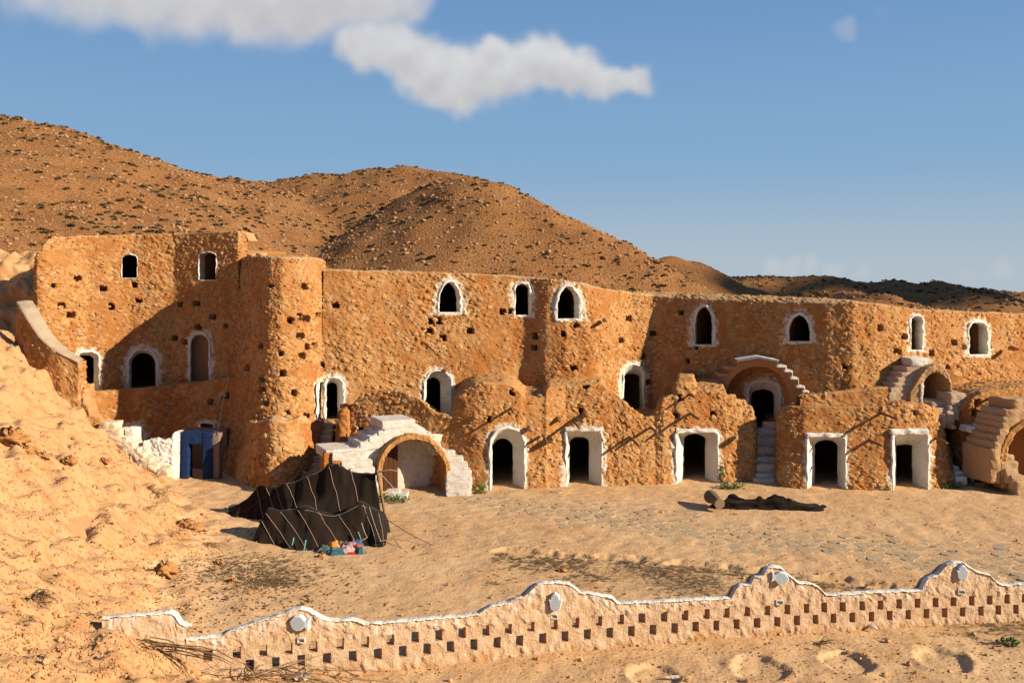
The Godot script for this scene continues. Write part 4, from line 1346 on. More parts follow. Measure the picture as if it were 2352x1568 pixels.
# ---------------------------------------------------------------- stairs and arches of the long house
func resample(line: Array, n: int) -> Array:
	var len_ := [0.0]
	for j in range(1, line.size()): len_.append(len_[-1] + line[j - 1].distance_to(line[j]))
	var out := []
	for k in n:
		var t: float = len_[-1] * k / (n - 1)
		var j := 1
		while j < line.size() - 1 and len_[j] < t: j += 1
		out.append(line[j - 1].lerp(line[j], clampf((t - len_[j - 1]) / maxf(len_[j] - len_[j - 1], 1e-5), 0, 1)))
	return out
func sub(called: String, at: Vector3) -> Node3D:
	var h := Node3D.new()
	h.name = called
	long_house.add_child(h, true)
	h.position = at - long_house.position
	return h
func build_stairs() -> void:
	var white := Color(0.72, 0.67, 0.60)
	var mud := Color(0.50, 0.225, 0.075)
	var pale := Color(0.60, 0.42, 0.29)
	# --- whitewashed stair over the round arch
	var a := sub("arched_stair", PY(950, 0, 31.5))
	a.set_meta("label", "whitewashed stair climbing over a round arch")
	arch_body("arch_ring", half_round(950, 1084, 72, 74, 1137), half_round(950, 1083, 83, 85, 1139), 30.85, 32.4, M.wall, a, Color(0.54, 0.30, 0.13), 0.05, 0.35, 0.0055)
	var inner := half_round(950, 1083, 80, 82, 1138)
	arch_body("spandrel", inner, resample([Vector2(806, 1140), Vector2(812, 1030), Vector2(840, 1012), Vector2(860, 998), Vector2(884, 978), Vector2(954, 972), Vector2(985, 996), Vector2(1020, 1040), Vector2(1034, 1138)], inner.size()), 31.3, 32.3, M.white, a, white, 0.02, 0.35, 0.0055)
	st_tan = 0.37; st_x = P(950, 0, 31.2).x
	slab("back_wall", [868, 1040, 1000, 1135, 32.0, 32.4], M.white, a, Color(0.74, 0.66, 0.55), 0.03, 0.03)
	var dn := Node3D.new(); dn.name = "door"; a.add_child(dn)
	for j in 4:
		slab("plank", [874 + j * 10.5, 884 + j * 10.5, 1015, 1130, 31.85 - 0.01 * (j % 2), 31.99], M.wood, dn, Color(0.13, 0.055, 0.025), 0.01, 0.004)
	for s in [[763, 850, 1021, 1042], [834, 885, 1008, 1026], [854, 905, 996, 1014], [873, 930, 986, 1004], [886, 950, 976, 994]]:
		slab("step", [s[0], s[1], s[2], s[3], 31.22, 32.5], M.white, a, white, 0.03, 0.018, 0.5)
	slab("landing", [881, 954, 963, 982, 31.2, 32.4], M.white, a, white, 0.03, 0.02, 0.5)
	for s in [[930, 961, 975], [945, 976, 985], [958, 990, 995], [970, 1001, 1008], [982, 1012, 1021], [992, 1019, 1033]]:
		slab("step", [s[0], s[1], s[2], s[2] + 16, 31.24, 32.3], M.white, a, white, 0.03, 0.02, 0.3)
	st_x = P(1052, 0, 31.0).x
	st_tan = 0.12
	var q := [[1018, 1046, 1035], [1019, 1064, 1048], [1021, 1075, 1063], [1023, 1083, 1080], [1024, 1085, 1097], [1024, 1083, 1111], [1025, 1080, 1125]]
	for j in q.size():
		var s = q[j]
		var d := 31.9 - 0.2 * j
		slab("step", [s[0], s[1], s[2], VH + HC * F / d + 4.0, d, 32.5], M.white, a, white, 0.04, 0.025, 0.15)
	st_x = P(810, 0, 31.0).x
	st_tan = 0.3
	q = [[765, 840, 1038], [785, 853, 1059], [804, 858, 1077], [820, 862, 1096], [836, 866, 1114]]
	for j in 5:
		var d := 30.30 - 0.16 * j
		slab("step", [q[j][0], q[j][1], q[j][2], VH + HC * F / d + 4.0, d, 32.2], M.white, a, white, 0.03, 0.025, 0.25)
	for s in [[747, 767, 1037, 1140, 30.4], [766, 787, 1057, 1140, 30.2]]:
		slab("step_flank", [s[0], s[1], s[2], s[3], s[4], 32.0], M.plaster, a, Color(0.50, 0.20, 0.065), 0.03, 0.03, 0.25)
	st_tan = 0.0
	for s in [[884, 918, 1128, 30.5], [884, 934, 1137, 30.25]]:
		slab("step", [s[0], s[1], s[2], VH + HC * F / s[3] + 3, s[3], 31.0], M.white, a, white, 0.04, 0.03)
	# --- narrow steps climbing beside the tower
	a = sub("side_stair", PY(735, 0, 33.2))
	q = [[728, 764, 972], [725, 764, 988], [721, 762, 1003], [715, 758, 1018], [709, 754, 1033], [702, 752, 1049], [697, 752, 1065], [692, 756, 1081]]
	for j in 8: slab("step", [q[j][0], q[j][1], q[j][2], q[j][2] + 60, 34.6 - 0.27 * j, 35.4 - 0.1 * j], M.white, a, Color(0.62, 0.44, 0.29), 0.06, 0.05)
	slab("cheek_wall", [772, 800, 940, 1060, 33.0, 34.4], M.wall, a, Color(0.5, 0.24, 0.09), 0.15, 0.12)
	# --- middle stair in the gully
	a = sub("middle_stair", PY(1757, 0, 33.5))
	q = [[1764, 1792, 975], [1737, 1792, 990], [1738, 1792, 1006], [1738, 1791, 1028], [1738, 1790, 1050], [1738, 1789, 1066], [1736, 1788, 1089], [1733, 1786, 1100]]
	for j in 8: slab("step", [q[j][0], q[j][1], q[j][2], q[j][2] + 40, 34.7 - 0.29 * j, 35.6 - 0.2 * j], M.white, a, Color(0.70, 0.60, 0.48), 0.08, 0.05)
	# --- stepped arch against the upper wall
	a = sub("stepped_arch", PY(1745, 2.2, 35.5))
	inner = half_round(1742, 918, 75, 76, 965, 40)
	var prof := [Vector2(1622, 965), Vector2(1622, 889), Vector2(1640, 889), Vector2(1640, 876), Vector2(1657, 876), Vector2(1657, 860), Vector2(1674, 860), Vector2(1674, 845), Vector2(1693, 843), Vector2(1694, 828), Vector2(1745, 820), Vector2(1790, 829), Vector2(1790, 841), Vector2(1806, 841), Vector2(1806, 851), Vector2(1820, 851), Vector2(1820, 869), Vector2(1834, 869), Vector2(1834, 888), Vector2(1848, 888), Vector2(1848, 898), Vector2(1858, 898), Vector2(1860, 965)]
	arch_body("arch", inner, resample(prof, inner.size()), 35.35, 36.7, M.plaster, a, Color(0.50, 0.245, 0.10), 0.03, 0.0, -0.0093)
	for s in [[1786, 1807, 839], [1803, 1821, 850], [1817, 1835, 867], [1831, 1849, 886], [1845, 1859, 897]]:
		var dd: float = 35.28 + ((s[0] + s[1]) * 0.5 - 1742.0) * -0.0093
		slab("tread", [s[0], s[1], s[2], s[2] + 5, dd, dd + 0.6], M.white, a, white, 0.02, 0.012)
		slab("riser", [s[1] - 3, s[1] + 1, s[2], s[2] + 19, dd + 0.01, dd + 0.6], M.white, a, white, 0.02, 0.012)
	for s in [[1636, 1659, 874], [1653, 1676, 858], [1670, 1696, 842], [1618, 1642, 888]]:
		var dd: float = 35.28 + ((s[0] + s[1]) * 0.5 - 1742.0) * -0.0093
		slab("tread", [s[0], s[1], s[2], s[2] + 7, dd, dd + 0.7], M.plaster, a, Color(0.55, 0.33, 0.17), 0.03, 0.03)
	var kk := Kit.new(); kk.col = white
	var cp := PackedVector3Array()
	for j in 25:
		var t := j / 24.0
		var u := lerpf(1693, 1790, t)
		var v: float = lerpf(827, 819, t / 0.53) if t < 0.53 else lerpf(819, 828, (t - 0.53) / 0.47)
		var p := P(u, v, 35.28 + (u - 1742.0) * -0.0093)
		for w in [Vector3(0, -0.07, 0), Vector3(0, 0.0, 0), Vector3(0, 0.03, -0.05), Vector3(0, 0.03, -0.55)]: cp.append(p + w + Vector3(0, 0.01 * n_fine.get_noise_1d(u), 0))
	kk.grid(cp, 25, 4, PackedColorArray(), CAM)
	part("crest_cap", kk.mesh(), M.white, a)
	# --- stair to the narrow window on the right, with its arch
	a = sub("window_stair", PY(2100, 2.5, 35))
	q = [[2042, 2089, 902], [2048, 2096, 890], [2055, 2102, 879], [2064, 2109, 867], [2072, 2115, 855], [2084, 2126, 842]]
	for j in 6:
		slab("step", [q[j][0], q[j][1], q[j][2], q[j][2] + 22 + j * 2, 34.0 + j * 0.04, 35.6], M.white, a, pale, 0.04, 0.03, 0.4)
	slab("landing", [2093, 2143, 823, 842, 34.2, 36.2], M.white, a, Color(0.80, 0.74, 0.66), 0.04, 0.03)
	inner = half_round(2152, 893, 31, 38, 942, 24)
	arch_body("arch", inner, resample([Vector2(2090, 945), Vector2(2088, 905), Vector2(2108, 872), Vector2(2126, 846), Vector2(2150, 834), Vector2(2172, 842), Vector2(2184, 868), Vector2(2189, 900), Vector2(2190, 945)], inner.size()), 33.9, 36.0, M.plaster, a, Color(0.56, 0.33, 0.16), 0.04, 0.15)
	slab("back_wall", [2112, 2192, 850, 960, 35.5, 35.8], M.plaster, a, Color(0.50, 0.21, 0.07), 0.02, 0.03)
	slab("white_post", [2115, 2122, 882, 928, 33.85, 34.3], M.white, a, white, 0.04, 0.04)
	for s in [[2140, 2182, 922, 33.6], [2150, 2180, 937, 33.3], [2156, 2178, 951, 33.1]]:
		slab("step", [s[0], s[1], s[2], s[2] + 34, s[3], s[3] + 1.3], M.plaster, a, pale, 0.09, 0.03)
	for s in [[2184, 2222, 903, 33.4], [2184, 2212, 920, 33.3], [2180, 2206, 932, 33.2], [2176, 2196, 944, 33.1]]:
		slab("step", [s[0], s[1], s[2], s[2] + 34, s[3], s[3] + 1.2], M.plaster, a, pale, 0.09, 0.03)
	for s in [[2192, 2206, 1070, 32.7], [2194, 2216, 1083, 32.4], [2196, 2224, 1094, 32.1]]:
		slab("step", [s[0], s[1], s[2], s[2] + 24, s[3], s[3] + 1.2], M.white, a, white, 0.06, 0.04)
	# --- second arched stair, cut by the picture's edge
	a = sub("arched_stair", PY(2375, 0, 31.6))
	a.set_meta("label", "earth coloured stair curling round a low arch at the right end")
	inner = half_round(2378, 1055, 64, 80, 1120)
	arch_body("arch_ring", inner, half_round(2378, 1055, 78, 94, 1122), 31.2, 32.6, M.plaster, a, Color(0.52, 0.25, 0.09), 0.04)
	slab("back_wall", [2310, 2450, 960, 1120, 32.3, 32.6], M.plaster, a, Color(0.48, 0.2, 0.065), 0.03, 0.03)
	arch_body("spandrel", half_round(2378, 1055, 76, 92, 1122), resample([Vector2(2290, 1115), Vector2(2296, 1030), Vector2(2312, 975), Vector2(2330, 945), Vector2(2380, 925), Vector2(2430, 945), Vector2(2460, 1030), Vector2(2470, 1115)], inner.size()), 31.4, 32.9, M.plaster, a, Color(0.52, 0.26, 0.1), 0.05)
	q = [[2277, 2307, 1031], [2284, 2313, 1015], [2290, 2321, 999], [2297, 2331, 984], [2303, 2346, 970], [2306, 2352, 956], [2312, 2362, 940], [2330, 2395, 918]]
	var foot := [1112, 1112, 1062, 1022, 1002, 986, 968, 944]
	var reach := [2293, 2301, 2309, 2320, 2334, 2346, 2360, 2395]
	for j in 8: slab("step", [q[j][0], reach[j], q[j][2], foot[j], 31.15 + 0.025 * j, 32.5], M.plaster, a, Color(0.57, 0.34, 0.165), 0.07, 0.05, 0.25)
	q = [[2282, 2331, 1045], [2300, 2341, 1060], [2311, 2342, 1077], [2325, 2357, 1092], [2336, 2368, 1106]]
	for j in 5: slab("step", [q[j][0], q[j][1], q[j][2], q[j][2] + 34, 31.3 - j * 0.12, 32.2], M.white, a, Color(0.60, 0.39, 0.22), 0.05, 0.03)

# ---------------------------------------------------------------- the low garden wall in front
const FENCE_D := [[100, 15.3], [234, 15.7], [431, 16.15], [495, 16.3], [860, 16.96], [1353, 18.0], [1649, 18.5], [1874, 18.85], [2273, 19.4], [2440, 19.65]]
func fence_d(u: float) -> float: return pw(u, FENCE_D)
func garden_panel(parent: Node3D, us: Array, hole_u: Array, prof: Array) -> void:
	# us: column stations; hole_u[c] = 0 none, 1 upper hole, 2 lower hole between station c and c + 1
	var nc := us.size()
	var segs := [7, 5, 2, 5, 12]
	var row_k := PackedInt32Array(); var row_t := PackedFloat32Array()
	for s in 5:
		for j in segs[s]:
			row_k.append(s); row_t.append(float(j) / segs[s])
	row_k.append(4); row_t.append(1.0)
	var nr := row_k.size()
	var f := PackedVector3Array(); var b := PackedVector3Array(); var col := PackedColorArray()
	for c in nc:
		var u: float = us[c]
		var d := fence_d(u)
		var yl := pw(u, [[480, 0.36], [1400, 0.30], [2330, 0.26]])
		var yu := pw(u, [[480, 0.60], [1400, 0.55], [2330, 0.48]])
		var hh := pw(u, [[480, 0.105], [2330, 0.10]])
		var top := P(u, pw(u, prof), d).y - 0.012
		var lv := [-0.25, yl - hh, yl + hh, yu - hh, yu + hh, maxf(top, yu + hh + 0.03)]
		if top < yu + hh + 0.03: lv = [-0.25, 0.0, 0.1, 0.2, 0.3, top]
		for r in nr:
			var y: float = lerpf(lv[row_k[r]], lv[row_k[r] + 1], row_t[r])
			var p := PY(u, y, d)
			var rough := n_fine.get_noise_3dv(p * 1.1) * 0.018 + n_big.get_noise_3dv(p * 2.0) * 0.012 + maxf(0.0, n_chip.get_noise_3dv(p * 2.0)) * 0.018
			# spread mortar: flakes with an edge
			var fl := n_mask.get_noise_3dv(p * 11.0) + n_fine.get_noise_3dv(p * 0.8) * 0.6
			rough += 0.018 * smoothstep(0.02, 0.09, fl)
			var edge := 1.0 if (row_k[r] == 0 and row_t[r] < 0.9) or row_k[r] == 4 else 0.55
			f.append(p + Vector3(-0.12, 0, 1) * rough * edge + Vector3(0.01 * n_fine.get_noise_3dv(p * 0.7), 0.012 * n_fine.get_noise_3dv(p * 0.7 + Vector3(3, 3, 3)), 0))
			b.append(PY(u, y, d) + Vector3(-0.065, 0, -0.15))
			var cc := Color(0.64, 0.41, 0.235).lerp(Color(0.72, 0.50, 0.32), clampf(0.4 + fl * 1.3, 0, 1))
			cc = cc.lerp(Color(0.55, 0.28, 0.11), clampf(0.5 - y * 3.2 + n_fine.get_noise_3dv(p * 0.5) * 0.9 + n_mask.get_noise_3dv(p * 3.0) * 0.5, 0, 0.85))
			# drips of whitewash from the coping
			var drip := n_fine.get_noise_2d(p.x * 2.2, y * 0.12) + (y - top) * 1.6
			cc = cc.lerp(Color(0.80, 0.74, 0.66), clampf((drip - 0.05) * 4.0, 0, 0.8))
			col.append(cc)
	var k := Kit.new()
	var fin := {"nc": nc, "nr": nr, "pts": f, "row_k": PackedInt32Array()}
	fin.row_k.resize(nr)
	var finb := {"nc": nc, "nr": nr, "pts": b, "row_k": fin.row_k}
	k.v = f.duplicate(); k.n = sheet_normals(fin); k.c = col.duplicate()
	k.v.append_array(b); k.n.append_array(sheet_normals(finb)); k.c.append_array(col)
	var off := nc * nr
	for j in range(off, k.n.size()): k.n[j] = -k.n[j]
	var open := func(c: int, r: int) -> bool:
		if c < 0 or c >= nc - 1 or r < 0 or r >= nr - 1: return false
		return (hole_u[c] & 1 and row_k[r] == 3) or (hole_u[c] & 2 and row_k[r] == 1)
	for c in nc - 1:
		for r in nr - 1:
			var a := c * nr + r
			if not open.call(c, r):
				var fwd := [a, a + nr, a + 1, a + 1, a + nr, a + nr + 1]
				var rev := [a, a + 1, a + nr, a + 1, a + nr + 1, a + nr]
				k.i.append_array(PackedInt32Array(fwd if fin.flip else rev))
				for q in (rev if fin.flip else fwd): k.i.append(off + q)
	for c in nc - 1:
		for r in nr - 1:
			if not open.call(c, r): continue
			k.col = Color(0.60, 0.34, 0.17)
			var a := c * nr + r
			if not open.call(c - 1, r): k.quad(f[a], f[a + 1], b[a + 1], b[a])
			if not open.call(c + 1, r): k.quad(f[a + nr], f[a + nr + 1], b[a + nr + 1], b[a + nr])
			if not open.call(c, r - 1): k.quad(f[a], f[a + nr], b[a + nr], b[a])
			if not open.call(c, r + 1): k.quad(f[a + 1], f[a + nr + 1], b[a + nr + 1], b[a + 1])
	# ends
	for c in [0, nc - 1]:
		k.col = Color(0.62, 0.38, 0.2)
		for r in nr - 1: k.quad(f[c * nr + r], f[c * nr + r + 1], b[c * nr + r + 1], b[c * nr + r])
	part("plastered_wall", k.mesh(), M.plaster, parent)
	# coping
	k = Kit.new()
	var pts := PackedVector3Array(); var cols := PackedColorArray()
	for c in nc:
		var u: float = us[c]
		var p := P(u, pw(u, prof), fence_d(u))
		var lip := 0.012 + 0.025 * n_fine.get_noise_1d(p.x * 1.5) + 0.03 * maxf(0.0, n_fine.get_noise_1d(p.x * 5.0 + 40.0))
		var wob := 0.012 * n_fine.get_noise_1d(p.x * 0.8 + 9.0)
		for w in [Vector3(0, -lip - 0.02, 0.0), Vector3(0, -lip, 0.034), Vector3(0, -0.012, 0.036), Vector3(0, 0.006, 0.018), Vector3(0, 0.008, -0.06), Vector3(0, 0.0, -0.13), Vector3(0, -0.03, -0.155), Vector3(0, -0.06, -0.13)]:
			var q: Vector3 = p + w + Vector3(0, wob, 0)
			q += Vector3(0, 1, 0.6) * n_fine.get_noise_3dv(q) * 0.016
			pts.append(q)
			cols.append(Color(0.78, 0.73, 0.65).lerp(Color(0.62, 0.43, 0.27), clampf(n_fine.get_noise_3dv(q * 0.8) * 1.5 + n_mask.get_noise_3dv(q * 4.0) * 0.8 - 0.1, 0, 0.85)))
	k.grid(pts, nc, 8, cols, CAM)
	part("coping", k.mesh(), M.white, parent)
func build_garden_wall() -> void:
	var gw := thing("garden_wall", PY(1300, 0, 17.8), "low plastered garden wall with square holes and wavy whitewashed coping", "wall")
	var H := [413, 479, 545, 606, 664, 721, 783, 840, 898, 955, 1009, 1063, 1117, 1169, 1221, 1274, 1324, 1377, 1427, 1476, 1527, 1575, 1624, 1670, 1717, 1764, 1810, 1854, 1895, 1937, 1982, 2024, 2067, 2109, 2151, 2192, 2234, 2275, 2315, 2355, 2395, 2435]
	var us := []; var ho := []
	for j in H.size() - 1:
		for c in 16:
			var u: float = lerpf(H[j], H[j + 1], c / 16.0)
			if u < 431: continue
			us.append(u - (H[j + 1] - H[j]) * 0.18)
			if j == 0: ho.append(0)
			else: ho.append((1 if c < 5 else 0) | (2 if c >= 8 and c < 13 and j > 1 else 0))
	ho[-1] = 0
	us[0] = 431.0
	var prof := [[431, 1467], [495, 1461], [510, 1459], [525, 1449], [570, 1434], [625, 1417], [650, 1408], [667, 1400], [690, 1396], [706, 1400], [729, 1413], [748, 1421], [775, 1425], [810, 1421], [822, 1425], [836, 1432], [950, 1423], [1070, 1413], [1098, 1409], [1113, 1399], [1128, 1391], [1168, 1383], [1181, 1374], [1202, 1371], [1215, 1358], [1233, 1341], [1250, 1338], [1269, 1337], [1306, 1339], [1324, 1352], [1334, 1361], [1353, 1361], [1379, 1366], [1405, 1371], [1420, 1385], [1550, 1378], [1680, 1372], [1686, 1360], [1691, 1349], [1701, 1343], [1724, 1341], [1732, 1326], [1753, 1319], [1761, 1305], [1774, 1300], [1795, 1303], [1810, 1318], [1836, 1338], [1857, 1338], [1878, 1346], [1899, 1365], [2010, 1359], [2117, 1354], [2123, 1341], [2130, 1328], [2153, 1319], [2174, 1297], [2190, 1291], [2211, 1291], [2226, 1300], [2247, 1313], [2273, 1318], [2289, 1336], [2304, 1343], [2440, 1335]]
	garden_panel(gw, us, ho, prof)
	us = []; ho = []
	for j in 66:
		us.append(lerpf(234, 433, j / 65.0)); ho.append(0)
	garden_panel(gw, us, ho, [[234, 1418], [300, 1413], [391, 1405], [403, 1412], [414, 1431], [422, 1434], [433, 1436]])
	# ceramic plaques
	var fish := func(dir: float) -> PackedVector2Array:
		var q := PackedVector2Array()
		for p in [[-0.5, 0.02], [-0.40, 0.17], [-0.28, 0.32], [-0.05, 0.38], [0.10, 0.33], [0.24, 0.19], [0.31, 0.15], [0.5, 0.30], [0.46, 0.0], [0.5, -0.27], [0.31, -0.14], [0.24, -0.18], [0.1, -0.32], [-0.1, -0.38], [-0.3, -0.33], [-0.4, -0.2]]: q.append(Vector2(p[0] * dir, p[1]))
		return q
	var hand := func(dir: float) -> PackedVector2Array:
		var q := PackedVector2Array()
		for p in [[-0.12, -0.48], [-0.25, -0.40], [-0.30, -0.2], [-0.32, 0.0], [-0.38, 0.12], [-0.30, 0.16], [-0.24, 0.08], [-0.23, 0.3], [-0.16, 0.36], [-0.12, 0.44], [-0.02, 0.5], [0.06, 0.44], [0.12, 0.40], [0.2, 0.32], [0.22, 0.08], [0.29, 0.16], [0.37, 0.11], [0.31, -0.02], [0.30, -0.2], [0.24, -0.40], [0.1, -0.48]]: q.append(Vector2(p[0] * dir, p[1]))
		return q
	for a in [[687, 1432, 0.37, fish, 1.0, "white pierced ceramic fish on the leftmost hump of the garden wall", "fish_plaque", 0.25], [1276, 1383, 0.36, hand, 1.0, "pierced ceramic hand on the broad second hump of the garden wall", "hand_plaque", 0.0], [1793, 1328, 0.35, fish, -1.0, "pierced ceramic fish with its tail to the left on the garden wall", "fish_plaque", 0.2], [2213, 1315, 0.33, hand, 1.0, "pierced ceramic hand on the rightmost hump of the garden wall", "hand_plaque", 0.0]]:
		var c := P(a[0], a[1], fence_d(a[0]) - 0.12)
		var t := thing(a[6], c, a[5], "plaque", "ceramic plaques of the garden wall")
		var shape: PackedVector2Array = a[3].call(a[4])
		var k := Kit.new(); k.col = Color.WHITE
		var tri := Geometry2D.triangulate_polygon(shape)
		var n := shape.size()
		for j in range(0, tri.size(), 3):
			k.tri(V3(shape[tri[j]] * 0.94, 0.02) * a[2], V3(shape[tri[j + 1]] * 0.94, 0.02) * a[2], V3(shape[tri[j + 2]] * 0.94, 0.02) * a[2])
		for j in n:
			var p := shape[j]; var q := shape[(j + 1) % n]
			k.quad(V3(p * 0.94, 0.02) * a[2], V3(q * 0.94, 0.02) * a[2], V3(q, 0.0) * a[2], V3(p, 0.0) * a[2])
			k.quad(V3(p, 0.0) * a[2], V3(q, 0.0) * a[2], V3(q, -0.25) * a[2], V3(p, -0.25) * a[2])
		obj("plate", k.mesh(), M.ceramic, t)
		k = Kit.new(); k.col = Color(0.12, 0.12, 0.11)  # dark discs on the plate face paint the shade inside its holes
		for x in range(-8, 9):
			for y in range(-9, 10):
				var w := Vector2(x * 0.062 + (0.031 if y % 2 else 0.0), y * 0.054)
				if absf(w.x) > 0.27 and a[3] == fish and w.x * a[4] > 0.2: continue
				var ok := true
				for m in 6:
					if not Geometry2D.is_point_in_polygon(w + Vector2.from_angle(m * TAU / 6) * 0.055, shape): ok = false
				if not ok: continue
				for m in 6: k.tri(V3(w, 0.032) * a[2], V3(w + Vector2.from_angle((m + 1) * TAU / 6) * 0.015, 0.032) * a[2], V3(w + Vector2.from_angle(m * TAU / 6) * 0.015, 0.032) * a[2])
		obj("hole_shade_discs", k.mesh(), M.veg, t).set_meta("kind", "stuff")
		t.rotation.y = -0.13
		if a[7] > 0.0: t.rotation.z = -0.08
	for a in [[692, 1470, "leftmost"], [1273, 1415, "second"], [1791, 1383, "third"], [2209, 1359, "rightmost"]]:
		var where: String = {"leftmost": "small white lamp box under the leftmost ceramic fish of the garden wall", "second": "small white lamp box under the ceramic hand of the broad second hump", "third": "small white lamp box under the ceramic fish with its tail left", "rightmost": "small white lamp box under the rightmost ceramic hand"}[a[2]]
		var c := P(a[0], a[1], fence_d(a[0]) - 0.03)
		var t := thing("lamp_box", c, where, "wall lamp", "small lamp boxes of the garden wall")
		for s in [[0, 0.04, 0.075, 0.014], [0, -0.04, 0.075, 0.014], [0.064, 0, 0.012, 0.03], [-0.064, 0, 0.012, 0.03]]:
			var k := Kit.new(); k.col = Color(0.78, 0.74, 0.66)
			worn_box(k, Vector3(s[0], s[1], 0), Basis(), Vector3(s[2], s[3], 0.03), 0.006, 0.0)
			obj("rim", k.mesh(), M.white, t)
		var k2 := Kit.new(); k2.col = Color(0.6, 0.45, 0.3)
		worn_box(k2, Vector3(0, 0, -0.012), Basis(), Vector3(0.055, 0.028, 0.015), 0.004, 0.0)
		obj("panel", k2.mesh(), M.white, t)
		t.rotation.y = -0.13
func V3(a: Vector2, z: float) -> Vector3: return Vector3(a.x, a.y, z)

# ---------------------------------------------------------------- the tent
func cloth(s: Dictionary, amp: float, c0: Color) -> ArrayMesh:
	var nn := sheet_normals(s)
	var pts: PackedVector3Array = s.pts.duplicate()
	var cols := PackedColorArray(); cols.resize(pts.size())
	for j in pts.size():
		var p := pts[j]
		pts[j] = p + nn[j] * (n_big.get_noise_3dv(p * Vector3(1.6, 0.5, 0.8)) * amp + n_chip.get_noise_3dv(p * Vector3(0.9, 0.25, 0.3)) * amp * 0.45)
		cols[j] = c0.lerp(c0 * 1.5, clampf(n_mask.get_noise_3dv(p * Vector3(6, 1, 2)) + 0.3, 0, 1))
	s.pts = pts
	s.nn = nn
	var k := Kit.new()
	k.grid(pts, s.nc, s.nr, cols, CAM)
	return k.mesh()
func seam(s: Dictionary, c0: float, c1: float, r0: float, r1: float, width: float, called: String, parent: Node3D, col := Color(0.42, 0.30, 0.2)) -> void:
	var k := Kit.new(); k.col = col
	var path := PackedVector3Array()
	var nc: int = s.nc; var nr: int = s.nr
	for j in 30:
		var t := j / 29.0
		var c := clampi(roundi(lerpf(c0, c1, t) * (nc - 1)), 0, nc - 1)
		var r := clampi(roundi(lerpf(r0, r1, t) * (nr - 1)), 0, nr - 1)
		path.append(s.pts[c * nr + r] + s.nn[c * nr + r] * 0.006)
	var sm := path.duplicate()
	for it in 3:
		for j in range(1, path.size() - 1): sm[j] = (path[j - 1] + path[j] * 2.0 + path[j + 1]) * 0.25
		path = sm.duplicate()
	k.tube(path, width, width, 5)
	part(called, k.mesh(), M.cloth, parent)
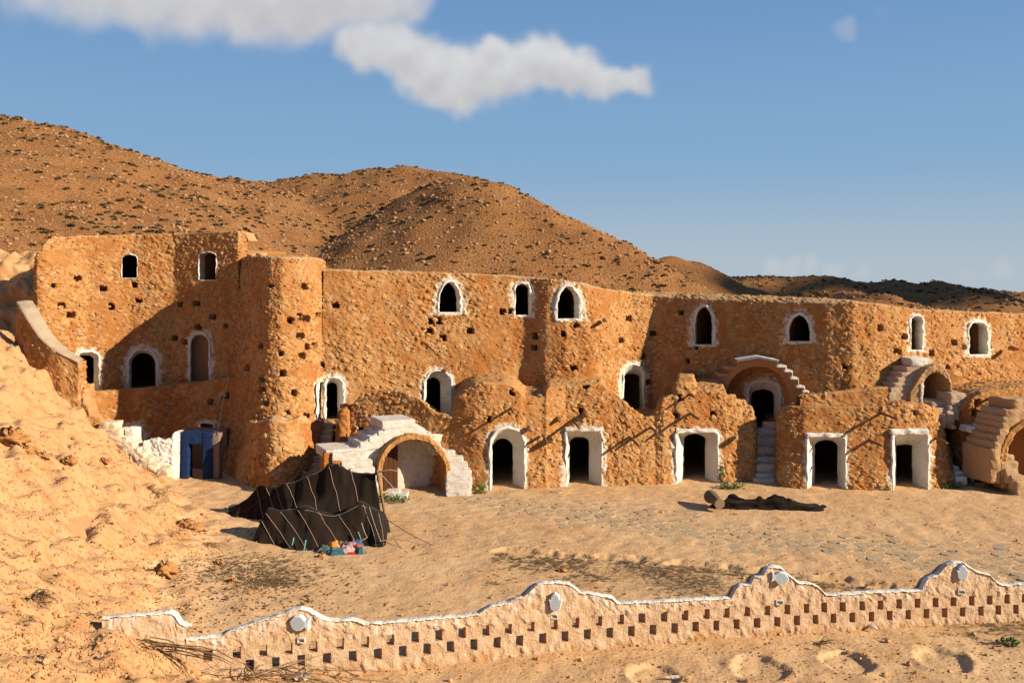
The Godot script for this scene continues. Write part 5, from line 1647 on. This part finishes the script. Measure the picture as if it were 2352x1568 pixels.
func build_tent() -> void:
	var t := thing("goat_hair_tent", G(740, 1220), "black goat hair tent with pale seams pitched in the sandy yard", "tent")
	var dark := Color(0.024, 0.015, 0.0095)
	var A := [[517, 1181, 28.3, 519, 1185, 28.1], [545, 1164, 28.1, 545, 1190, 27.9], [575, 1136, 27.9, 580, 1193, 27.7], [590, 1116, 27.75, 602, 1193, 27.65], [597, 1111, 27.7, 615, 1193, 27.6], [612, 1117, 27.6, 630, 1192, 27.3], [632, 1119, 27.6, 650, 1192, 26.9], [647, 1110, 27.5, 668, 1194, 26.5], [681, 1100, 27.4, 706, 1198, 26.2], [719, 1086, 27.3, 740, 1200, 26.1], [750, 1067, 27.2, 775, 1200, 26.1], [764, 1060, 27.2, 790, 1200, 26.1], [780, 1066, 27.15, 803, 1200, 26.1], [795, 1075, 27.1, 815, 1200, 26.1], [829, 1083, 27.0, 850, 1200, 26.2], [862, 1085, 26.9, 876, 1200, 26.3]]
	var cols := []
	for a in A:
		var r := P(a[0], a[1], a[2]); var b := P(a[3], a[4], a[5])
		var m := r.lerp(b, 0.5) + Vector3(0, -0.06, -0.10) * minf(1.0, r.distance_to(b))
		cols.append(PackedVector3Array([b, m, r, Vector3(r.x * 1.03, r.y * 0.5, r.z - 0.8), Vector3(r.x * 1.05, 0.0, r.z - 1.5)]))
	var s := make_sheet(cols, 0.05, 2)
	smooth_rows(s, 3)
	part("roof_cloth", cloth(s, 0.085, dark), M.cloth, t)
	var top := 0.47
	for c in [[0.255, 0.24], [0.36, 0.33], [0.455, 0.42], [0.555, 0.52], [0.66, 0.64], [0.78, 0.76], [0.89, 0.88]]:
		seam(s, c[1], c[0], top, 0.02, 0.009, "seam", t)
	seam(s, 0.45, 0.99, 0.44, 0.44, 0.005, "stitching", t, Color(0.5, 0.42, 0.33))
	seam(s, 0.08, 0.30, 0.2, 0.3, 0.006, "seam", t, Color(0.2, 0.1, 0.06))
	# small flap that stands up behind
	cols = []
	for a in [[668, 1110, 28.6], [692, 1077, 28.5], [705, 1084, 28.4], [725, 1096, 28.2]]:
		var r := P(a[0], a[1], a[2])
		cols.append(PackedVector3Array([Vector3(r.x, 0.5, r.z + 0.7), r, Vector3(r.x, 0.3, r.z - 0.8)]))
	var s2 := make_sheet(cols, 0.06, 1)
	part("rear_cloth", cloth(s2, 0.04, dark), M.cloth, t)
	# front curtain
	var B := [[571, 1247, 25.25, 572, 1249, 25.2], [585, 1224, 25.4, 585, 1253, 25.1], [600, 1198, 25.5, 600, 1257, 25.0], [614, 1168, 25.6, 640, 1263, 24.75], [641, 1170, 25.6, 672, 1268, 24.6], [672, 1169, 25.6, 700, 1270, 24.55], [690, 1164, 25.5, 718, 1271, 24.5], [704, 1160, 25.5, 735, 1271, 24.5], [720, 1167, 25.5, 750, 1270, 24.5], [740, 1176, 25.6, 765, 1269, 24.55], [762, 1178, 25.6, 787, 1264, 24.7], [789, 1172, 25.6, 805, 1259, 24.85], [807, 1160, 25.6, 825, 1255, 24.95], [825, 1149, 25.6, 845, 1254, 25.0], [838, 1154, 25.7, 860, 1256, 24.95], [856, 1168, 25.8, 872, 1258, 24.85], [875, 1183, 25.9, 882, 1259, 24.8], [888, 1221, 25.7, 886, 1257, 24.85]]
	cols = []
	for a in B:
		var r := P(a[0], a[1], a[2]); var b := P(a[3], a[4], a[5])
		b.y = maxf(b.y - 0.03, -0.04)
		var m := r.lerp(b, 0.55) + Vector3(0, 0.0, -0.10) * minf(1.0, r.distance_to(b))
		cols.append(PackedVector3Array([b, m, r, r + Vector3(0, -0.22, -0.75)]))
	s = make_sheet(cols, 0.045, 2)
	smooth_rows(s, 3)
	part("front_cloth", cloth(s, 0.085, dark), M.cloth, t)
	for c in [[0.20, 0.13], [0.29, 0.20], [0.38, 0.30], [0.46, 0.40], [0.60, 0.52], [0.70, 0.63], [0.82, 0.78], [0.91, 0.88]]:
		seam(s, c[1], c[0], 0.62, 0.03, 0.009, "seam", t)
	seam(s, 0.40, 0.80, 0.60, 0.60, 0.005, "stitching", t, Color(0.5, 0.42, 0.33))
	# poles and guy ropes
	var k := Kit.new(); k.col = Color(0.36, 0.22, 0.12)
	k.tube(PackedVector3Array([G(888, 1207), P(880, 1160, 26.9), P(873, 1120, 26.8), P(866, 1080, 26.75)]), 0.045, 0.035, 8)
	part("pole", k.mesh(), M.wood, t)
	k = Kit.new(); k.col = Color(0.42, 0.3, 0.2)
	k.tube(PackedVector3Array([P(862, 1084, 26.8), P(880, 1082, 26.7), P(895, 1079, 26.7), P(913, 1082, 26.7)]), 0.03, 0.02, 7)
	part("cross_stick", k.mesh(), M.wood, t)
	for a in [[[876, 1090, 26.7], [985, 1198, 0], Color(0.35, 0.42, 0.38)], [[885, 1190, 26.0], [1000, 1255, 0], Color(0.25, 0.19, 0.14)], [[905, 1238, 25.2], [935, 1268, 0], Color(0.25, 0.19, 0.14)], [[848, 1165, 25.6], [874, 1242, 24.9], Color(0.4, 0.4, 0.36)], [[830, 1200, 25.2], [843, 1233, 25.0], Color(0.5, 0.45, 0.4)]]:
		k = Kit.new(); k.col = a[2]
		var p0 := P(a[0][0], a[0][1], a[0][2])
		var p1: Vector3 = G(a[1][0], a[1][1]) if a[1][2] == 0 else P(a[1][0], a[1][1], a[1][2])
		var pts := PackedVector3Array()
		for j in 9: pts.append(p0.lerp(p1, j / 8.0) + Vector3(0, -0.05 * sin(PI * j / 8.0), 0))
		k.tube(pts, 0.011, 0.011, 5)
		part("guy_rope", k.mesh(), M.wood, t)
	for a in [[843, 1234, 25.0, 822, 1246, 24.75], [872, 1243, 24.9, 908, 1237, 25.1]]:
		k = Kit.new(); k.col = Color(0.3, 0.22, 0.15)
		k.tube(PackedVector3Array([P(a[0], a[1], a[2]), P(a[3], a[4], a[5])]), 0.016, 0.013, 6)
		part("toggle", k.mesh(), M.wood, t)
	for a in [[702, 1240, 24.6, 697, 1266, 24.45], [822, 1222, 25.0, 829, 1240, 24.8], [674, 1235, 24.75, 670, 1252, 24.65]]:
		k = Kit.new(); k.col = Color(0.16, 0.42, 0.42)
		k.tube(PackedVector3Array([P(a[0], a[1], a[2]), P((a[0] + a[3]) / 2 + 0.6, (a[1] + a[4]) / 2, (a[2] + a[5]) / 2), P(a[3], a[4], a[5])]), 0.022, 0.014, 6)
		part("blue_cord", k.mesh(), M.cloth, t)
	# heap of bright rugs in front
	var b := thing("rug_heap", G(782, 1268), "heap of bright orange, blue and pink rugs before the tent", "rugs")
	var pal := [[745, 1256, 0.20, 0.13, Color(0.10, 0.16, 0.16)], [762, 1252, 0.20, 0.20, Color(0.62, 0.24, 0.03)], [774, 1263, 0.22, 0.16, Color(0.05, 0.15, 0.18)], [760, 1267, 0.17, 0.10, Color(0.05, 0.13, 0.16)], [797, 1257, 0.22, 0.18, Color(0.58, 0.36, 0.34)], [808, 1250, 0.20, 0.2, Color(0.50, 0.17, 0.2)], [787, 1249, 0.18, 0.16, Color(0.14, 0.07, 0.045)], [817, 1247, 0.19, 0.20, Color(0.03, 0.14, 0.33)], [821, 1254, 0.16, 0.17, Color(0.62, 0.14, 0.04)], [806, 1266, 0.18, 0.08, Color(0.45, 0.04, 0.05)], [772, 1247, 0.16, 0.16, Color(0.60, 0.30, 0.05)], [828, 1258, 0.13, 0.13, Color(0.045, 0.12, 0.14)], [733, 1265, 0.13, 0.05, Color(0.06, 0.035, 0.03)]]
	for j in pal.size():
		var a = pal[j]
		k = Kit.new()
		var p := G(a[0], minf(a[1] + 12.0, 1272.0))
		var yy: float = maxf(0.0, P(a[0], a[1], -p.z).y - 0.05) * 0.75
		var rp := PackedVector3Array(); var rc := PackedColorArray()
		var ang := j * 0.9
		for x in 15:
			for y in 15:
				var fx := (x - 7) / 7.0; var fy := (y - 7) / 7.0
				var r2 := maxf(fx * fx, fy * fy)
				var w: Vector3 = Vector3(fx, 0, fy).rotated(Vector3.UP, ang) * float(a[2])
				var crease := absf(n_fine.get_noise_2d(fx * 0.16 + j * 3.0, fy * 0.07)) * 0.12
				rp.append(Vector3(p.x, 0, p.z - 0.1 + 0.03 * (j % 3)) + w + Vector3(0, maxf(0.0, (yy + a[3] * 0.7) * (1.0 - pow(r2, 1.6)) + crease - 0.04) + 0.005, 0))
				rc.append(a[4] if (x / 3 + j) % 4 != 0 else a[4].lerp(Color(0.5, 0.42, 0.34), 0.35))
		k.grid(rp, 15, 15, rc, p + Vector3(0, 9, 3))
		part("rug", k.mesh(), M.cloth, b)
	# dark cloth lying folded further back
	var c := thing("folded_tent_cloth", G(1760, 1166), "dark folded tent cloth lying flat on the sand before the doors", "cloth")
	cols = []
	for a in [[1636, 1166, 1160], [1645, 1169, 1152], [1660, 1170, 1148], [1672, 1170, 1140], [1683, 1170, 1135], [1697, 1171, 1141], [1715, 1171, 1143], [1732, 1171, 1144], [1746, 1172, 1138], [1757, 1172, 1143], [1768, 1172, 1138], [1781, 1172, 1132], [1797, 1173, 1137], [1808, 1173, 1142], [1815, 1173, 1141], [1826, 1173, 1154], [1842, 1174, 1157], [1862, 1174, 1157], [1880, 1173, 1157], [1890, 1171, 1162], [1892, 1168, 1166]]:
		var f := G(a[0], a[1]); var bk2 := G(a[0], 1162.0)
		var top_ := P(a[0], a[2], -bk2.z - 0.3)
		top_.y = maxf(top_.y, 0.06)
		cols.append(PackedVector3Array([f + Vector3(0, -0.03, 0.0), f + Vector3(0, 0.12, -0.08), f.lerp(top_, 0.5) + Vector3(0, -0.02, 0), top_, Vector3(top_.x, -0.03, top_.z - 0.4)]))
	s = make_sheet(cols, 0.04, 1)
	smooth_rows(s, 2)
	var nn := sheet_normals(s)
	var pts2: PackedVector3Array = s.pts
	for j in pts2.size():
		var p := pts2[j]
		var fold := n_chip.get_noise_3dv(p * Vector3(0.22, 1.6, 1.5))
		pts2[j] = p + nn[j] * (fold * 0.12 + n_fine.get_noise_3dv(p * 0.4) * 0.03)
	s.pts = pts2
	part("cloth", cloth(s, 0.03, Color(0.016, 0.0095, 0.0065)), M.cloth, c)
	var rl := thing("rolled_mat", G(1645, 1160), "short brown rolled mat at the left end of the folded cloth", "mat")
	k = Kit.new(); k.col = Color(0.23, 0.135, 0.07)
	var path := PackedVector3Array([P(1632, 1140, 29.5), P(1636, 1141, 29.3), P(1643, 1147, 29.0), P(1652, 1156, 28.6)])
	k.tube(path, 0.215, 0.15, 16)
	part("roll", k.mesh(), M.cloth, rl)
	k = Kit.new(); k.col = Color(0.33, 0.22, 0.13)
	k.tube(PackedVector3Array([P(1651, 1154.5, 28.65), P(1654, 1157.5, 28.55)]), 0.166, 0.166, 16)
	part("binding", k.mesh(), M.cloth, rl)
	k = Kit.new(); k.col = Color(0.14, 0.36, 0.28)
	for j in 9:
		var p := G(1680 + rng.randf_range(-10, 12), 1166) + Vector3(0, 0.14, 0.1)
		k.tube(PackedVector3Array([p, p + Vector3(rng.randfn(0, 0.1), rng.randf() * 0.05, rng.randfn(0, 0.05)), p + Vector3(rng.randfn(0, 0.16), -0.04, 0.05)]), 0.012, 0.008, 5)
	part("green_string", k.mesh(), M.cloth, c)

# ---------------------------------------------------------------- plants, rocks, sticks, flagstones
func leaf_plant(called: String, at: Vector3, w: float, h: float, n: int, seed_: int, label: String, tall := false) -> void:
	var t := thing(called, at, label, "plant", "green plants at the foot of the walls")
	var g := RandomNumberGenerator.new(); g.seed = seed_
	var k := Kit.new(); var st := Kit.new()
	st.col = Color(0.16, 0.10, 0.05)
	for j in n:
		var a := g.randf() * TAU
		var r := sqrt(g.randf()) * w
		var y := h * g.randf() * (1.0 - 0.5 * r / w) + 0.02
		var p := Vector3(cos(a) * r * (0.6 if tall else 1.0), y, sin(a) * r * 0.7)
		var d := Vector3(g.randfn(0, 1), g.randf_range(0.1, 1.2), g.randfn(0, 1)).normalized()
		var s := d.cross(Vector3(g.randfn(0, 1), g.randfn(0, 1), g.randfn(0, 1))).normalized()
		var l := g.randf_range(0.05, 0.10)
		k.col = Color(0.05, 0.085, 0.022).lerp(Color(0.13, 0.17, 0.05), g.randf())
		k.quad(p, p + d * l * 0.5 + s * l * 0.32, p + d * l, p + d * l * 0.5 - s * l * 0.32)
		if j % 9 == 0: st.tube(PackedVector3Array([Vector3(p.x * 0.3, 0, p.z * 0.3), p * Vector3(0.7, 0.6, 0.7), p]), 0.008, 0.004, 4)
	obj("leaves", k.mesh(), M.leaf, t)
	obj("stems", st.mesh(), M.wood, t)
func stick(k: Kit, a: Vector3, b: Vector3, r: float, bend: float, g: RandomNumberGenerator) -> void:
	var o := Vector3(g.randfn(0, 1), absf(g.randfn(0, 1)), g.randfn(0, 1)) * bend
	var pts := PackedVector3Array()
	for j in 6:
		var t := j / 5.0
		pts.append(a.lerp(b, t) + o * sin(PI * t) + Vector3(g.randfn(0, 1), g.randfn(0, 1), g.randfn(0, 1)) * bend * 0.15)
	k.tube(pts, r, r * 0.45, 5)
func build_small_things() -> void:
	var g := RandomNumberGenerator.new(); g.seed = 21
	var i := 0
	for a in [[1655, 1108, 0.14, 0.9, 130, "thin climbing green plant right of the third ground floor door", true], [1681, 1121, 0.45, 0.28, 220, "low green bush between the third door and the middle stair", false], [1830, 1113, 0.42, 0.95, 330, "tall leafy green plant left of the fourth ground floor door", true], [1853, 1112, 0.18, 0.8, 110, "slim green plant close against the left jamb of the fourth door", true], [1990, 1116, 0.30, 0.75, 240, "tall green plant against the wall between the last two doors", true], [2026, 1122, 0.42, 0.26, 200, "low green plant left of the last ground floor door", false], [2180, 1118, 0.55, 0.25, 260, "low dark green bush at the right corner of the last door block", false], [2208, 1107, 0.35, 0.22, 150, "small green bush behind the bush at the last block's corner", false], [1101, 1132, 0.26, 0.5, 160, "green tuft between the white arched stair and the first door", false], [900, 1150, 0.62, 0.2, 300, "flat green weeds beside the tent pole and white steps", false], [2318, 1480, 0.22, 0.14, 90, "small green weed on the sand in front of the garden wall", false]]:
		i += 1
		leaf_plant("green_plant", on_ground(a[0], a[1]) - Vector3(0, 0.02, 0), a[2], a[3], a[4], i, a[5], a[6])
	# flagstones of the paved strip
	var pv := thing("paved_strip", Vector3(6, 0, -26.5), "", "")
	structure(pv)
	var fm := []
	for c in [Color(0.55, 0.385, 0.225), Color(0.58, 0.40, 0.23), Color(0.50, 0.36, 0.22)]:
		fm.append(earth(M.wall.albedo_texture, M.wall.normal_texture, 1.5, 0.9, 0.7, c.linear_to_srgb()))
	var flags := []
	for v in 6:
		var k := Kit.new()
		var n := 6 + v % 2
		var q := []
		for j in n: q.append(Vector3(cos(TAU * j / n), 0, sin(TAU * j / n)) * g.randf_range(0.8, 1.05))
		for j in n:
			k.tri(Vector3(0, 0.5, 0), q[j] * 0.92 + Vector3(0, 0.5, 0), q[(j + 1) % n] * 0.92 + Vector3(0, 0.5, 0))
			k.quad(q[j] * 0.92 + Vector3(0, 0.5, 0), q[(j + 1) % n] * 0.92 + Vector3(0, 0.5, 0), q[(j + 1) % n] + Vector3(0, -0.5, 0), q[j] + Vector3(0, -0.5, 0))
		flags.append(k.mesh())
	var made := 0
	var used := {}
	while made < 290:
		var x := g.randf_range(-2.0, 15.0)
		if g.randf() > 0.25 + x / 15.0: continue
		var d := pave_line(x) + g.randfn(0, 0.75)
		var key := Vector2i(int(floor(x / 0.42)), int(floor(d / 0.42)))
		if used.has(key): 
			made += 0 if g.randf() < 0.98 else 1
			continue
		used[key] = true
		made += 1
		var o := obj("flagstone", flags[g.randi() % 6], fm[g.randi() % 3], pv)
		var sx := g.randf_range(0.14, 0.26)
		var px := (key.x + 0.5) * 0.42 + g.randfn(0, 0.09); var pz := -((key.y + 0.5) * 0.42 + g.randfn(0, 0.09))
		o.transform = Transform3D(Basis(Vector3.UP, g.randf() * TAU).scaled(Vector3(sx, 0.03, sx * g.randf_range(0.7, 1.0))), Vector3(px, ground_y(px, pz) - 0.006, pz))
		local_keep(o)
	# single rocks on the sand
	for a in [[380, 1316, 0.26, "brown clod at the foot of the sand bank behind the garden wall"], [440, 1218, 0.30, "long brown clod on the sand bank left of the tent"], [425, 1206, 0.2, "upper brown clod on the sand bank left of the tent"], [158, 1070, 0.17, "upright brown clod high on the sand bank"], [503, 1294, 0.12, "small stone on the sand left of the rug heap"], [739, 1277, 0.09, "pale stone beside the rug heap"], [1720, 1382, 0.14, "stone lying in the dry weeds, nearest of the three"], [1745, 1362, 0.16, "angular stone on the worn step of the yard"], [1973, 1398, 0.13, "rounded stone behind the hump with the fish looking right"], [535, 1335, 0.1, "small stone on the sand among the dark clods"], [1292, 1312, 0.1, "little stone alone on the open yard sand"], [385, 1432, 0.1, "little stone beside the garden wall's left end"], [240, 1062, 0.16, "stone part way up the sand bank below the steps"], [25, 1012, 0.34, "large eroded earth lump at the left edge of the bank"], [62, 1038, 0.22, "eroded earth lump right of the large one on the bank"], [95, 1052, 0.18, "third eroded earth lump down the bank"]]:
		i += 1
		var p := on_ground(a[0], a[1])
		var k := Kit.new()
		var m := ball_kit(i, 0.5, 12, 2.2)
		k.append(m, Transform3D(Basis.from_euler(Vector3(0, i, 0.2)).scaled(Vector3(a[2], a[2] * 0.62, a[2] * 0.8)), Vector3(0, a[2] * 0.18, 0)), Color(0.55, 0.30, 0.14))
		var o := obj("rock", k.mesh(), M.wall)
		o.position = p
		tag(o, a[3], "rock", "loose rocks on the sand")
	# clods and gravel
	var mc := MultiMesh.new()
	mc.transform_format = MultiMesh.TRANSFORM_3D
	mc.use_colors = true
	mc.mesh = stone_meshes[3]
	var list := []
	for j in 8200:
		var u := g.randf_range(0, 2352)
		var v: float
		var dark := false
		if j < 420:
			u = g.randfn(620, 110); v = g.randfn(1370, 42); dark = true
		elif j < 2600:
			u = g.randf_range(0, 620); v = g.randf_range(900, 1560)
		elif j < 3900:
			v = g.randf_range(1140, 1440)
		elif j < 5200:
			v = g.randf_range(1440, 1567)
		else:
			u = g.randf_range(0, 480); v = g.randf_range(800, 1560)
		if v < 700 or u < -20: continue
		var p := on_ground(u, v)
		if p.z < -33.0: continue
		list.append([p, (g.randf_range(0.018, 0.05) if not dark else g.randf_range(0.025, 0.055)) * (1.0 + 2.0 * pow(g.randf(), 14.0)), dark])
	mc.instance_count = list.size()
	for j in list.size():
		var s: float = list[j][1] * 0.8
		mc.set_instance_transform(j, Transform3D(Basis.from_euler(Vector3(g.randf() * 6, g.randf() * 6, g.randf() * 6)).scaled(Vector3(s, s * 0.8, s)), list[j][0] + Vector3(0, s * 0.2, 0)))
		mc.set_instance_color(j, Color(0.16, 0.085, 0.045) if list[j][2] else Color(0.46, 0.22, 0.085).lerp(Color(0.60, 0.36, 0.17), g.randf()))
	var mi := MultiMeshInstance3D.new()
	mi.name = "gravel"
	mi.multimesh = mc; mi.material_override = M.veg
	add_child(mi)
	tag(mi, "scattered clods, gravel and droppings on the sand", "gravel", "", "stuff")
	# dry weeds below the worn step, and wisps elsewhere
	var wk := Kit.new()
	for j in 9:
		var a := g.randf() * TAU
		var q := Vector3(cos(a), 0.25 * g.randf(), sin(a))
		var w := Vector3(-q.z, 0, q.x) * 0.10
		wk.col = Color.WHITE
		wk.tri(q * 0.1 - w, q * 0.1 + w, q * g.randf_range(0.6, 1.0) + Vector3(0, 0.2 * g.randf(), 0))
	var mw := MultiMesh.new()
	mw.transform_format = MultiMesh.TRANSFORM_3D
	mw.use_colors = true
	mw.mesh = wk.mesh()
	list = []
	for j in 4200:
		var x := g.randf_range(-0.5, 13.0)
		var line := pw(x, [[-1.5, 24.6], [2.0, 24.0], [5.2, 23.0], [8.5, 21.6], [11.0, 20.4], [16.0, 18.6]])
		var d := line - absf(g.randfn(0, 1.1)) - 0.1
		if n_mask.get_noise_2d(x * 1.6, d * 1.6) + g.randf_range(-0.35, 0.35) < -0.05: continue
		list.append(Vector3(x, ground_y(x, -d), -d))
	for j in 700:
		var p := on_ground(g.randfn(560, 90), g.randfn(1310, 22))
		list.append(p)
	for j in 260:
		list.append(on_ground(g.randfn(620, 40), g.randfn(1338, 8)))
	for j in 500:
		var p := on_ground(g.randf_range(300, 2300), g.randf_range(1150, 1440))
		if n_mask.get_noise_2d(p.x * 1.5, p.z * 1.5) > 0.1: list.append(p)
	for j in 260: list.append(on_ground(g.randf_range(0, 500), g.randf_range(950, 1500)))
	mw.instance_count = list.size()
	for j in list.size():
		var s := g.randf_range(0.05, 0.13)
		mw.set_instance_transform(j, Transform3D(Basis(Vector3.UP, g.randf() * TAU).scaled(Vector3(s, s * 0.7, s)), list[j] + Vector3(0, 0.006, 0)))
		mw.set_instance_color(j, Color(0.13, 0.085, 0.045).lerp(Color(0.30, 0.2, 0.1), g.randf()))
	mi = MultiMeshInstance3D.new()
	mi.name = "dry_weeds"
	mi.multimesh = mw; mi.material_override = M.veg
	add_child(mi)
	tag(mi, "dark dry weeds and plant litter scattered across the yard", "dry weeds", "", "stuff")
	# brushwood along the foot of the garden wall
	var bp := thing("brushwood_pile", on_ground(640, 1555), "heap of dry palm branches and sticks against the garden wall's left end", "branches")
	for j in 46:
		var k := Kit.new()
		k.col = Color(0.46, 0.29, 0.14).lerp(Color(0.25, 0.13, 0.06), g.randf())
		var t := g.randf()
		var a := on_ground(lerpf(320, 620, t) + g.randfn(0, 22), lerpf(1480, 1552, t) + g.randfn(0, 7)) + Vector3(0, 0.04 + g.randf() * 0.10, 0)
		var b := a + Vector3(g.randf_range(0.6, 1.9), -0.10 * (1.0 - t) - 0.02, g.randf_range(0.0, 0.7)) 
		b.y = maxf(b.y, ground_y(b.x, b.z) + 0.03)
		stick(k, a, b, g.randf_range(0.006, 0.016), 0.06, g)
		part("branch", k.mesh(), M.wood, bp)
	for j in 34:
		var k := Kit.new()
		k.col = Color(0.58, 0.40, 0.22).lerp(Color(0.36, 0.2, 0.1), g.randf())
		var a := on_ground(g.randf_range(440, 800), g.randf_range(1545, 1568)) + Vector3(0, 0.03 + g.randf() * 0.12, 0)
		var b := a + Vector3(g.randfn(0.4, 0.7), g.randf_range(-0.02, 0.10), g.randfn(0, 0.35))
		stick(k, a, b, g.randf_range(0.006, 0.014), 0.07, g)
		part("branch", k.mesh(), M.wood, bp)
	for a in [[555, 1522, 585, 1560], [595, 1525, 572, 1562], [585, 1500, 560, 1540], [400, 1478, 470, 1508]]:
		var k := Kit.new(); k.col = Color(0.40, 0.25, 0.13)
		var p0 := on_ground(a[2], a[3])
		var q := P(a[0], a[1], -p0.z)
		stick(k, p0, q, 0.016, 0.03, g)
		part("branch", k.mesh(), M.wood, bp)
	for a in [[470, 1250, 505, 1262, "bundle of dry palm fronds at the foot of the bank left of the tent"], [350, 1130, 372, 1150, "dry wisp of twigs part way up the sand bank"], [75, 1370, 110, 1400, "tangle of dry twigs at the left edge of the sand bank"], [1882, 1480, 1912, 1486, "small tuft of dry stalks before the garden wall, right side"]]:
		var o := thing("dry_twigs", on_ground(a[0], a[1]), a[4], "twigs", "dry twigs on the sand")
		for j in 14:
			var k := Kit.new(); k.col = Color(0.44, 0.3, 0.17).lerp(Color(0.24, 0.13, 0.06), g.randf())
			var p := on_ground(a[0] + g.randfn(0, 3), a[1] + g.randfn(0, 2)) + Vector3(0, 0.02, 0)
			var q := on_ground(a[2] + g.randfn(0, 10), a[3] + g.randfn(0, 6)) + Vector3(0, 0.03 + g.randf() * 0.10, 0)
			stick(k, p, q, 0.009, 0.05, g)
			part("twig", k.mesh(), M.wood, o)
	# loose litter: paper scrap and plastic bottle in the foreground
	var ls := Kit.new(); ls.col = Color(0.72, 0.58, 0.45)
	var lp := PackedVector3Array()
	for x in 7:
		for y in 7: lp.append(Vector3((x - 3) * 0.055, 0.06 + 0.09 * n_fine.get_noise_2d(x * 0.1, y * 0.1) + 0.02, (y - 3) * 0.05))
	ls.grid(lp, 7, 7, PackedColorArray(), Vector3(0, 9, 0))
	var sc := obj("crumpled_sack", ls.mesh(), M.cloth)
	sc.position = on_ground(690, 1560)
	tag(sc, "crumpled pale sack lying on the brushwood at the garden wall", "sack")
	var bt := Kit.new(); bt.col = Color(0.75, 0.62, 0.48)
	var bp0 := on_ground(1545, 1560)
	bt.tube(PackedVector3Array([Vector3(-0.13, 0.04, 0), Vector3(-0.08, 0.045, 0), Vector3(0.05, 0.05, 0.02), Vector3(0.12, 0.05, 0.03)]), 0.02, 0.05, 10)
	var bo := obj("plastic_bottle", bt.mesh(), M.white)
	bo.position = bp0
	tag(bo, "pale empty bottle lying beside a planting pit in front", "bottle")
	var ft := Kit.new(); ft.col = Color(0.10, 0.10, 0.12)
	ft.tube(PackedVector3Array([Vector3(-0.02, -0.02, -0.06), Vector3(0, 0, 0.03), Vector3(0.03, 0.0, 0.10), Vector3(0.1, -0.03, 0.12)]), 0.035, 0.022, 8)
	var tap := obj("water_tap", ft.mesh(), M.ceramic)
	tap.position = P(2000, 1436, fence_d(2000) - 0.03)
	tag(tap, "small dark water tap low on the garden wall, right part", "tap")
